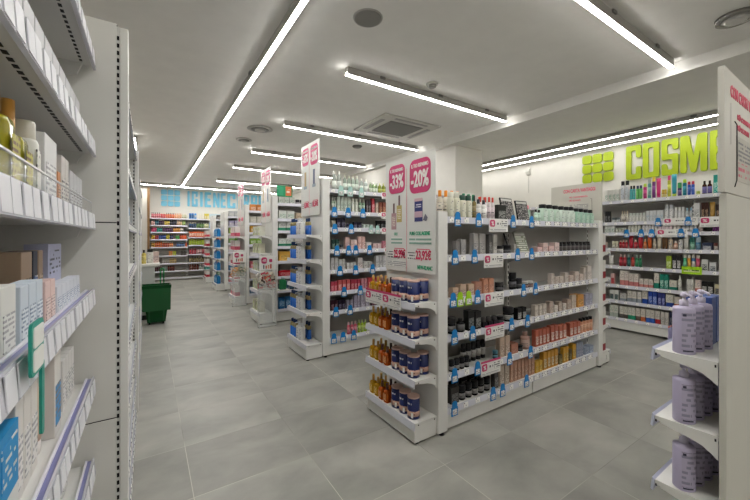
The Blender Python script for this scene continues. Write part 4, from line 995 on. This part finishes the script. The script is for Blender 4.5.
# --- right-hand stand: lavender pump bottles
LV = ['#c0b8d4', '#cfc8de', '#b9b2cc']
for j, (z, pl) in enumerate(zip([.135,.425,.685,.953], ('bottom shelf of right-hand stand','third shelf of right-hand stand','second shelf of right-hand stand','top shelf of right-hand stand'))):
    for k in range(3 if j == 3 else 4):
        item('lavender pump bottle', 'pump', .068, .066, .238 if j == 3 else .225, LV, (1.758+k*.071, .357+.108-.008*k, z-.003), -.75, pl)
    if j == 3:
        for k in range(2): item('blue carton with lime print', 'box', .09, .06, .2, ['#3c5498', '#3c5498', '#a8c040'], (2.0+k*.07, .476, z-.003), -PI/2, pl)
    else:
        for k in range(2): item('lavender pump bottle', 'pump', .068, .066, .225, LV, (2.07+k*.075, .445, z-.003), -.75, pl)

# --- near left shelving products
def lrow(z, pl, specs): row_y(pl, z, -.168, specs, False, 1, PI/2)
lrow(2.045, 'top shelf of near left shelving', [(.6,1.0,7,'box',.1,['#c8c8cc','#d4d4d8','#77757a'],'white carton')])
lrow(1.732, 'second shelf of near left shelving', [(.6,.78,3,'widecap',.17,['#c4ccd0','#2f9a94','#d4d8d8'],'pale bottle with teal cap'), (.8,1.5,9,'box',.12,['#c8c8cc','#d4d4d8','#77757a'],'white carton')])
lrow(1.472, 'third shelf of near left shelving', [(.80,.875,1,'square',.215,['#a8a020','#c89848','#b4ac3c'],'olive oil coloured bottle',.06),
 (.88,.955,1,'square',.19,['#9c961c','#c08c40','#b4ac3c'],'darker olive bottle',.06),
 (.96,1.005,1,'widecap',.17,['#d0d0c8','#c8c4b8','#dcdcd4'],'white bottle',.05), (1.03,1.16,1,'box',.165,['#dedede','#e4e4e4','#a9a8ad'],'large white carton',.08,.0),
 (1.17,1.2,1,'box',.1,['#c88a5c','#d4a078','#77503a'],'orange-tan carton',.05,.0), (1.21,1.31,2,'box',.15,['#ccc8c4','#d6d2ce','#77757a'],'off-white carton',.06,.0), (1.33,1.55,4,'box',.13,['#c8c8cc','#d2d2d6','#77757a'],'slim white carton',.06,.0)])
lrow(1.205, 'fourth shelf of near left shelving', [(1.09,1.185,1,'box',.165,['#a8927c','#b4a08c','#6a5848'],'brown carton',.05,.05), (1.19,1.235,1,'box',.165,['#2a3040','#3a5a8a','#d8d8d8'],'white-edged dark carton',.05,.05),
 (1.24,1.29,1,'box',.165,['#a08a76','#ac9884','#6a5848'],'taupe carton',.05,.05), (1.31,1.5,1,'bandbox',.18,['#b8bcd8','#dcdcde','#50546c'],'lilac-topped white carton',.05,.045),
 (.6,.84,3,'box',.12,['#dcdcd8','#e2e2e0','#a9a8ad'],'white front carton',.035,.0), (.86,1.02,3,'box',.11,['#ccd6e2','#dce2ea','#8a9ab0'],'pale blue front carton',.035,.0), (1.04,1.14,2,'box',.1,['#e0c4c0','#e8d4d0','#b09a98'],'pink front carton',.035,.0), (1.16,1.5,6,'box',.075,['#d8dce6','#e0e4ea','#9aa6c0'],'small white-blue front carton',.03,.0)])
lrow(.888, 'fifth shelf of near left shelving', [(.56,.76,3,'box',.17,['#dedcd8','#e4e4e0','#a9a8ad'],'white carton',.05,.02), (.79,.9,1,'bandbox',.185,['#1a8ac8','#dcdcd8','#d8d8d4'],'blue-topped white carton',.06,.01), (.92,1.08,3,'box',.2,['#dcd8d4','#e4e2e0','#a9a8ad'],'tall pale carton',.05,.02), (1.1,1.17,1,'tube',.2,['#d2b4a0','#d8d4d0','#d2b4a0'],'skin-tone tube',.05,.02), (1.19,1.27,1,'box',.21,['#dcd8d4','#3a8ac0','#77757a'],'white carton with blue label',.05,.01), (1.29,1.34,1,'tube',.2,['#c8a48c','#d8d4d0','#c8a48c'],'tan tube',.05,.02), (1.36,1.54,4,'box',.15,['#dcdad8','#e2e0de','#a9a8ad'],'tall white carton',.05,.02)])
lrow(.595, 'sixth shelf of near left shelving', [(.84,1.5,8,'box',.14,['#c8c8c8','#d2d2d2','#77757a'],'white carton',.06,.03)])
lrow(.30, 'seventh shelf of near left shelving', [(.8,1.5,8,'box',.15,['#c4c4c8','#d0d0d4','#77757a'],'grey-white carton',.06,.03)])
# clear acrylic front tray with little cards on the third shelf
t = thing('acrylic_tray', 'clear acrylic lip along third shelf of near left shelving', 'shelf divider', (-.168, .40, 1.472), PI/2)
boxpart('clear_front', (.02, 1.16, -.003, 0, .004, .05), CLEARER, t)
boxpart('bright_edge', (.02, 1.16, -.0035, .0005, .05, .053), mat('#e6e8e8', .2), t)
t = thing('price_flag', 'teal framed price flag clipped to the near left rail', 'price flag', (-.1545, .735, 1.172), PI/2)
flat(t, 'flag_frame', rrect(-.035, .035, .02, .10, .01), mat('#1f9484', .4), -.012, .004)
flat(t, 'flag_card', rrect(-.028, .028, .062, .093, .006), PAPER, -.0135, .002)
flat(t, 'flag_card', rrect(-.028, .028, .026, .058, .006), PAPER, -.0135, .002)
flat(t, 'clip', rrect(.025, .04, -.09, .03, .006), mat('#1f9484', .4), -.012, .004)
# second left bay
for j, z in enumerate(LZ[1:]):
    row_y(('seventh','sixth','fifth','fourth','third','second','top')[j]+' shelf of second left bay', z, -.085, [(2.05,3.25,8,'box',.16,[['#c8c8cc','#d0d0d4','#b8c4cc','#d2d0cc','#1f6a9a','#c8ccd0','#1a6aa0'][j],'#dcdcdc','#5a7a90'],['grey-white','silver','pale blue','white','blue','cool white','deep blue'][j]+' carton',.06,.01)], False, 1, PI/2)

# ------------------------------------------------------------------ shelf talkers and promotional cards
def talker_parts(body):
    bm = bmnew(); prism_y(bm, [(-.031,-.052),(.031,-.052),(.031,.008),(.024,.02),(.024,.04)]+[(.024*math.cos(a), .04+.022*math.sin(a)) for a in (PI/6, PI/3, PI/2, 2*PI/3, 5*PI/6)]+[(-.024,.04),(-.024,.02),(-.031,.008)], -.004, 0)
    a = mesh('talker_body', bm, body)
    bm = bmnew(); prism_y(bm, rrect(-.022, .022, -.042, .0, .004), -.0055, -.004)
    return a, mesh('white_card', bm, printed('#e6e5e2', '#77757a', .014, .016, .5))
TB, TLm = talker_parts(BLUE), talker_parts(LIME)
TP = talker_parts(mat('#a8cfc8', .4))
def talkers(lst, z, y, place, colname='blue', parts=None, rz=0, axis='x', sc=1.05):
    parts = parts or TB
    for k, x in enumerate(lst):
        which = f'{"only" if len(lst) == 1 else "leftmost" if k == 0 else "rightmost" if k == len(lst)-1 else ORD[k]+" from left"}'
        lab = f'{colname} shelf talker, {which} on {place}' if which != 'only' else f'{colname} shelf talker on {place}'
        loc = (x, y, z) if axis == 'x' else (y, x, z)
        t = thing('shelf_talker', lab, 'shelf talker', loc, rz, 'shelf talkers on '+place); t.scale = (sc, sc, sc*.9)
        obj('talker_body', parts[0], t); obj('white_card', parts[1], t)
SH = ['top shelf','second shelf','third shelf','fourth shelf','fifth shelf','bottom shelf']
for i, px in enumerate([(1.896,2.126,2.557,2.822), (1.87,2.08,2.619,2.822), (1.85,2.114,2.704,2.882), (1.865,2.058,2.537,2.762), (1.865,2.114,2.51,2.807), (1.865,2.298,2.418,2.747)]):
    talkers(list(px), G1Z[5-i]-.01, 1.781, SH[i]+' of nearest gondola')
talkers([1.922, 2.013], .945, 1.781, 'third shelf of nearest gondola', 'lime green', TLm)
S8 = ['top shelf','second shelf','third shelf','fourth shelf','fifth shelf','sixth shelf','seventh shelf','bottom shelf']
for i, px in enumerate([(1.972,2.098,2.258), (1.883,2.07,2.281), (1.89,2.112), (1.917,2.077,2.177,2.379), (1.958,2.177,2.425), (2.014,2.243), (1.904,2.098), (1.877,2,2.148)]):
    talkers([x-.03 for x in px], G2Z[7-i]-.01, 3.6965, S8[i]+' of second gondola', 'pale blue' if i == 0 else 'blue', TP if i == 0 else None, 0, 'x', 1.2)
talkers([2.371, 2.471], G2Z[5]-.01, 3.6965, 'third shelf of second gondola', 'pale mint', TP, 0, 'x', 1.05)
for i, px in ((1, (1.847, 1.527)), (2, (2.226, 2.045, 1.921, 1.599, 1.453))):
    talkers(list(px), CWZ[7-i]-.01, 5.9365, S8[i]+' of cosmetics wall', 'blue', None, -PI/2, 'y', 1.15)

def promo(label, loc, rz, w, h, badges, group=None, red=False, pic=None):
    t = thing('promotional_card', label, 'promotional card', loc, rz, group)
    boxpart('card', (0, w, -.003, 0, -h, 0), PAPER, t)
    for bx_, bw in badges:
        flat(t, 'badge', rrect(bx_*w, bx_*w+bw, -h*.62, -h*.1, bw*.25), PINK, -.005)
        write(t, '%', bx_*w+bw*.25, -h*.52, bw*.5, h*.3, PAPER, -.0062)
    flat(t, 'price_print', rect(w*.38, w*.6, -h*.55, -h*.22), printed('#e9e8e4', '#4a4a50', h*.3, .02, .55), -.0045, .0012)
    flat(t, 'price_print', rect(w*.66, w*.95, -h*.65, -h*.12), printed('#e9e8e4', '#77757a', h*.16, .03, .55), -.0045, .0012)
    flat(t, 'small_print', rect(w*.06, w*.9, -h*.92, -h*.78), printed('#e9e8e4', '#a5a3a8', h*.1, .03, .6), -.0045, .0012)
    if red: flat(t, 'red_header', rect(0, w, -.004, .012), PINK, -.004, .002)
    return t
for i, (px, z) in enumerate([(2.249,1.555), (2.189,1.27), (2.195,.965), (2.201,.70), (2.154,.425)]):
    promo(f'white promotional card with pink badge on {SH[i]} of nearest gondola', (px, 1.7815, z), 0, .235, .105, [(.04, .06)], 'promotional cards on nearest gondola', red=(i >= 3))
for i, px in enumerate([2.535, 2.527, 2.535, 2.582]):
    promo(f'white promotional card with pink badge on {S8[i]} of second gondola', (px, 3.6965, G2Z[7-i]+.02), 0, .2, .085, [(.04, .06)], 'promotional cards on second gondola')
promo('left half of white promotional strip on top shelf of nearest end cap', (1.485, 2.39, .985), -PI/2, .235, .1, [(.03, .07)], None, True)
promo('right half of white promotional strip on top shelf of nearest end cap', (1.485, 2.15, .985), -PI/2, .225, .1, [(.03, .07)], None, True)
promo('white promotional card with pink badge, second shelf of cosmetics wall', (5.9365, 1.791, 1.67), -PI/2, .36, .1, [(.04, .07)])
promo('white promotional card with pink badge, right end of cosmetics wall second shelf', (5.9365, 1.414, 1.67), -PI/2, .3, .13, [(.04, .08)])
promo('white promotional card with pink badge, third shelf of cosmetics wall', (5.9365, 1.864, 1.52), -PI/2, .33, .11, [(.04, .07)])
t = thing('promotional_card', 'lime green promotional card below spray cans on cosmetics wall', 'promotional card', (5.9365, 1.593, .985), -PI/2)
boxpart('card', (0, .2, -.003, 0, -.06, .04), LIME, t); flat(t, 'print_band', rect(.02, .18, -.03, .0), printed('#d8e4a8', '#4a6a10', .03, .03, .6), -.005)
t = thing('price_card', 'lavender price card with red top on the right-hand stand rail', 'price card', (1.99, .57, .945), PI)
boxpart('card', (-.03, .03, -.004, 0, 0, .05), mat('#b9add0', .3), t); boxpart('red_top', (-.03, .03, -.0045, .0005, .05, .056), mat('#d86a5c', .4), t)

# ------------------------------------------------------------------ hanging/standing signs
def promo_sign(label, loc, rz, w, h, left, right, detail=True, base=None):
    t = thing('promotional_sign', label, 'sign', loc, rz)
    boxpart('board', (0, w, -.004, 0, 0, h), mat('#dededa', .25), t)
    flat(t, 'divider_line', rect(w*.465, w*.47, 0, h*.9), PINKT, -.0055)
    for k, (x0, x1, pc, price) in enumerate(((.08*w, .43*w, left[0], left[1]), (.53*w, .92*w, right[0], right[1]))):
        bw = x1-x0; bh = bw*1.08; zt = h*.955
        flat(t, 'badge', rrect(x0, x1, zt-bh, zt, bw*.24), PINK, -.006)
        write(t, 'IL TUO RISPARMIO', x0+bw*.1, zt-bh*.24, bw*.8, bh*.11, PAPER, -.0075, .01)
        write(t, pc, x0+bw*.08, zt-bh*.83, bw*.84, bh*.5, PAPER, -.0075, .03)
        cx = x0+bw*.5
        write(t, price, x0+bw*(.32 if k == 0 else .3), h*.10, bw*.72, h*.093, mat('#cc2c5a', .5), -.006, .03)
        flat(t, 'price_bar', rect(x0+bw*.35, x1-bw*.05, h*.195, h*.202), PINKT, -.0055)
        flat(t, 'small_print', rect(x0-bw*.1, x0+bw*.24, h*.105, h*.17), printed('#dededa', '#6a6a6e', .022, .02, .6), -.0055)
    if detail:
        write(t, 'OLI', w*.2, h*.315, w*.07, h*.028, GREEN)
        write(t, 'PURE COLLAGENE', w*.53, h*.315, w*.38, h*.032, GREEN)
        for x0, x1 in ((.13, .37), (.52, .93)):
            flat(t, 'small_print', rect(w*x0, w*x1, h*.235, h*.3), printed('#dededa', '#7fa595', h*.032, .025, .7), -.0055)
        write(t, 'NEW-KLANC', w*.68, h*.03, w*.27, h*.035, GREEN)
        flat(t, 'small_print', rect(w*.05, w*.45, h*.03, h*.085), printed('#dededa', '#9a9aa0', h*.016, .03, .6), -.0055)
        # pictured tin
        c = w*.70
        flat(t, 'picture', rect(c-.045, c+.045, h*.43, h*.615), mat('#2c3470', .4), -.006)
        flat(t, 'picture_band', rect(c-.045, c+.045, h*.465, h*.515), mat('#c0a0b0', .5), -.007)
        flat(t, 'picture_lid', rrect(c-.046, c+.046, h*.6, h*.625, .008), mat('#d0aeb4', .5), -.007)
        flat(t, 'picture_print', rect(c-.03, c+.03, h*.54, h*.58), printed('#2c3470', '#d8d4e0', .016, .014, .6), -.007)
        flat(t, 'picture_leaf', [(c+.05,h*.44),(c+.085,h*.43),(c+.1,h*.46),(c+.075,h*.49)], mat('#6a6a78', .5), -.006)
        for k, (c, hh, cl) in enumerate(((w*.19, .52, '#b08a90'), (w*.31, .585, '#b8a868'))):
            flat(t, 'picture', rect(c-.032, c+.032, h*(hh-.15), h*hh), mat(cl, .5), -.006)
            flat(t, 'picture_stopper', rect(c-.01, c+.01, h*hh, h*(hh+.09)), mat('#6a5050', .5), -.006)
            flat(t, 'picture_print', rect(c-.022, c+.022, h*(hh-.12), h*(hh-.03)), printed(cl, '#e0d8c8', .014, .014, .6), -.007)
    else:
        for c, cl in ((w*.25, '#a89060'), (w*.72, '#56607a')):
            flat(t, 'picture', rect(c-.028, c+.028, h*.42, h*.62), mat(cl, .5), -.006)
            flat(t, 'picture_base', rect(c-.05, c+.05, h*.38, h*.42), mat('#8a9aa4', .5), -.006)
    return t
promo_sign('white sign with pink -33% and -20% badges on nearest end cap', (1.688, 2.392, 1.14), -PI/2, .605, .89, ('-33%', '25,99€'), ('-20%', '23,92€'))
for nm, y, z0, h in (('tall white sign with two pink badges on second end cap', 4.325, 1.68, .90), ('tall white sign with two pink badges on third end cap', 6.26, 1.66, .92), ('slim white sign with two pink badges on fourth end cap', 8.18, 1.66, .92)):
    promo_sign(nm, (1.688, y, z0), -PI/2, .58, h, ('-35%', '15,90€'), ('-20%', '18,50€'), False)

def header_sign(label, loc, rz, w, h, x_off):
    t = thing('header_board', label, 'sign', loc, rz)
    boxpart('board', (0, w, 0, .018, 0, h), mat('#b9b6ac' if rz else '#cbc8bf', .4), t, .002)  # turned board is coloured darker to stand in for its dimmer lighting
    write(t, 'CON CARTA VANTAGGI', x_off, h*.79, w*.62, h*.1, PINKT, -.001, .03)
    write(t, 'PIÙ CONVENIENZA', x_off+w*.12, h*.64, w*.36, h*.055, PINKT, -.001, .02)
    write(t, 'PIÙ SCONTI', x_off+w*.12, h*.55, w*.22, h*.055, PINKT, -.001, .02)
    bm = bmnew(); p = [(x_off+w*.02,h*.76),(x_off+w*.02,h*.55)]
    flat(t, 'fold_line', rect(x_off+w*.005, x_off+w*.01, h*.4, h*.74), GREY, -.001)
    flat(t, 'notice_sheet', rect(x_off+w*.1, x_off+w*.52, h*.12, h*.5), mat('#b9b6ac', .4), -.002)
    flat(t, 'notice_print', rect(x_off+w*.13, x_off+w*.49, h*.3, h*.47), printed('#b9b6ac', '#77757a', h*.035, .03, .6), -.003)
    flat(t, 'notice_print', rect(x_off+w*.13, x_off+w*.49, h*.16, h*.28), printed('#b9b6ac', '#c85a70', h*.06, .03, .5), -.003)
    bm = bmnew(); x1 = x_off+(w*.56 if rz else w*.075)
    tube(bm, [(x1-.02,-.004,h*.6),(x1,-.006,h*.58),(x1+.002,-.006,h*.3),(x1,-.006,h*.12),(x1-.02,-.004,h*.06)], .0017, 6); part('wire_clip', bm, BLACK, t)
    return t
header_sign('pale header board with pink writing on far end of nearest gondola', (4.11, 2.335, 1.592), -PI/2, .56, .42, .15)
header_sign('pale header board with pink writing at right edge above display stand', (1.69, .337, 1.562), 0, .80, .445, .075)

# ------------------------------------------------------------------ clear display bins in the aisle
def display_bin(label, y, n, cols, plc):
    t = thing('display_bin', label, 'display', (1.43, y, 0))
    boxpart('clear_front', (0, .27, -.003, 0, .02, .62), CLEAR, t)
    boxpart('clear_side', (0, .003, 0, .09, .02, .62), CLEAR, t)
    boxpart('clear_side', (.267, .27, 0, .09, .02, .62), CLEAR, t)
    boxpart('tray_floor', (.004, .266, 0, .09, .6, .61), mat('#d0d0cc', .3), t)
    boxpart('tray_lip', (0, .27, -.004, .0, .62, .70), CLEAR, t)
    for x in (.002, .268): boxpart('edge', (x-.003, x+.003, -.004, .002, 0, 1.1), mat('#9a9c9c', .2), t)
    boxpart('base', (0, .27, 0, .09, 0, .02), mat('#b8b8b4'), t)
    rnd = random.Random(int(y*10))
    for k in range(n):
        c = cols[k % len(cols)]
        o = item(c[1], 'bag', .075, .025, .085, [c[0], '#d8d0c0', '#5a3a30'], (1.46+(k%4)*.068, y+.03+.02*(k%2), .612+.055*(k//4)), rnd.uniform(-.4,.4), plc, False)
        e = (rnd.uniform(-.35,.2), rnd.uniform(-.7,.7), rnd.uniform(-.4,.4))
        if o: o.rotation_euler = e
    s = thing('promotional_card', f'white card with pink badge standing above {plc.replace("in the ","")}', 'promotional card', (1.435, y-.006, .90))
    boxpart('card', (0, .26, -.003, 0, 0, .22), PAPER, s)
    flat(s, 'badge', rrect(.03, .12, .10, .2, .035), PINK, -.005); write(s, '-40%', .042, .13, .066, .04, PAPER, -.0062)
    flat(s, 'badge', rrect(.15, .2, .12, .17, .015), PINK, -.005)
    flat(s, 'picture', rect(.06, .075, .02, .08), mat('#2a2428'), -.005)
    for k in range(3): flat(s, 'picture', rect(.095+k*.035, .12+k*.035, .02, .07+.01*k), mat(['#c87a68','#d09a80','#b85a4c'][k]), -.005)
display_bin('clear acrylic display bin of sweets beside third end cap', 5.44, 16, [('#c83a3c','red sweet packet'), ('#d8ccb8','cream sweet packet'), ('#a8403c','dark red sweet packet'), ('#c8603c','orange sweet packet'), ('#3a2c24','brown sweet packet'), ('#d8d0c8','white sweet packet'), ('#c02c4c','crimson sweet packet')], 'in the red sweets bin')
display_bin('clear acrylic display bin beside fourth end cap', 7.42, 12, [('#c88a4c','orange snack packet'), ('#b8a078','tan snack packet'), ('#6a7a68','green snack packet'), ('#d0c8b8','cream snack packet')], 'in the orange snacks bin')
t = thing('detergent_jug', 'green jug with pale cap beside the red sweets bin', 'bottle', (1.80, 5.42, .58))
t2 = boxpart('hanging_shelf', (-.07, .09, -.06, .06, -.02, 0), WHITE, t)
bm = bmnew(); lathe(bm, [(.9,0),(1,.01),(1,.13),(.8,.155),(.45,.165)], .055, .045, 16, .5); part('jug_body', bm, mat('#0f7040', .35), t)
bm = bmnew(); lathe(bm, [(.5,.165),(.5,.195),(.4,.2)], .055, .045, 14); part('cap', bm, mat('#a8c4c8', .3), t)

# green sign on the third gondola
t = thing('header_board', 'green and orange header board on top of third gondola', 'sign', (1.81, 5.75, 2.1))
boxpart('board', (0, .27, 0, .012, 0, .19), mat('#138a5c', .4), t)
flat(t, 'picture', rect(.02, .11, .02, .17), mat('#2a9a6c', .4), -.003); flat(t, 'picture', rect(.15, .25, .02, .18), mat('#c86a3c', .5), -.003); flat(t, 'picture_print', rect(.165, .235, .05, .13), printed('#d8784c', '#e8d8c8', .05, .05, .55), -.004)

# ------------------------------------------------------------------ counter, baskets
t = thing('service_counter', 'grey-white service counter at the end of the left wall', 'counter', (-.60, 7.05, 0))
boxpart('counter_body', (0, .70, .03, 1.2, 0, .91), mat('#b9bab8', .5), t, .004)
boxpart('counter_top', (-.02, .775, 0, 1.23, .91, .955), mat('#dcdbd6', .35), t, .005)
boxpart('kick_plate', (.0, .69, .022, .03, 0, .08), DARK, t)
item('yellow-labelled bottle with dark cap', 'bottle', .07, .07, .24, ['#b8a850','#2a2420','#c8b860'], (-.06, 7.2, .955), 0, 'on the service counter')
item('white bottle with black cap', 'widecap', .1, .08, .25, ['#d4d2cc','#2a2826','#dcdad4'], (.03, 7.26, .955), 0, 'on the service counter')
item('pale pink carton', 'box', .1, .06, .2, ['#d0b8b0','#d8c4bc','#77606a'], (.115, 7.4, .955), 0, 'on the service counter')
GB = mat('#063f1b', .45); GB2 = mat('#084d22', .4)
t = thing('shopping_basket', 'dark green rolling shopping basket standing by the counter', 'shopping basket', (.115, 6.72, 0))
def hull(bm, a, b, z0, z1, wall=.008, mi=0):
    for (ax, ay, bx_, by) in (a+b,):
        o0 = [bm.verts.new((sx*ax, sy*ay, z0)) for sx, sy in ((-1,-1),(1,-1),(1,1),(-1,1))]; o1 = [bm.verts.new((sx*bx_, sy*by, z1)) for sx, sy in ((-1,-1),(1,-1),(1,1),(-1,1))]
        i1 = [bm.verts.new((sx*(bx_-wall), sy*(by-wall), z1)) for sx, sy in ((-1,-1),(1,-1),(1,1),(-1,1))]; i0 = [bm.verts.new((sx*(ax-wall), sy*(ay-wall), z0+wall)) for sx, sy in ((-1,-1),(1,-1),(1,1),(-1,1))]
        bm.faces.new(list(reversed(o0))); bm.faces.new(i0)
        for k in range(4):
            q = (k+1)%4; bm.faces.new((o0[k],o0[q],o1[q],o1[k])); bm.faces.new((o1[k],o1[q],i1[q],i1[k])); bm.faces.new((i1[k],i1[q],i0[q],i0[k]))
bm = bmnew(); hull(bm, (.125,.10), (.15,.12), .035, .235); part('basket_base', bm, GB, t)
bm = bmnew(); hull(bm, (.195,.145), (.2,.15), .225, .62); part('basket_body', bm, GB2, t)
bm = bmnew(); hull(bm, (.205,.155), (.207,.157), .585, .635, .012); part('rim', bm, GB, t)
for sx in (-1, 1):
    boxpart('rib', (sx*.1-.012, sx*.1+.012, -.128, -.115, .05, .225), GB2, t)
bm = bmnew(); tube(bm, [(.06,.16,.55),(.06,.165,.80),(.06,.165,.87),(.085,.165,.885),(.11,.165,.87),(.11,.165,.80),(.11,.16,.55)], .01, 8); part('pull_handle', bm, mat('#1a8a4c', .4), t)
for sx in (-1, 1):
    for sy in (-1, 1):
        bm = bmnew(); lathe(bm, [(.9,-.012),(1,-.008),(1,.008),(.9,.012)], .018, .018, 12); o = part('wheel', bm, BLACK, t, (sx*.095, sy*.07, .018)); o.rotation_euler = (0, PI/2, 0)

# ------------------------------------------------------------------ finish
def order(r):
    o = r[0]; x, y = o.location.x, o.location.y
    th = math.atan2(227, 345); d = x*math.sin(th)+y*math.cos(th); l = x*math.cos(th)-y*math.sin(th)
    return l/max(d, .1)
finish_items(order)

w = bpy.data.worlds.new('interior'); SC.world = w; w.use_nodes = True
w.node_tree.nodes['Background'].inputs[0].default_value = (1, .98, .95, 1); w.node_tree.nodes['Background'].inputs[1].default_value = .05
cam = bpy.data.cameras.new('camera'); co = bpy.data.objects.new('camera', cam); COL.objects.link(co)
cam.sensor_width = 36; cam.lens = 345/750*36; cam.shift_y = -12/750; cam.clip_start = .02
co.location = (0, 0, 1.4); co.rotation_euler = (PI/2, 0, -math.atan2(227, 345))
SC.camera = co
SC.view_settings.view_transform = 'Standard'; SC.view_settings.look = 'None'; SC.view_settings.exposure = 0; SC.view_settings.gamma = 1.02
SC.cycles.use_denoising = True
SC.cycles.max_bounces = 8; SC.cycles.diffuse_bounces = 5; SC.cycles.transparent_max_bounces = 12; SC.cycles.caustics_reflective = False; SC.cycles.caustics_refractive = False
SC.cycles.sample_clamp_indirect = 4
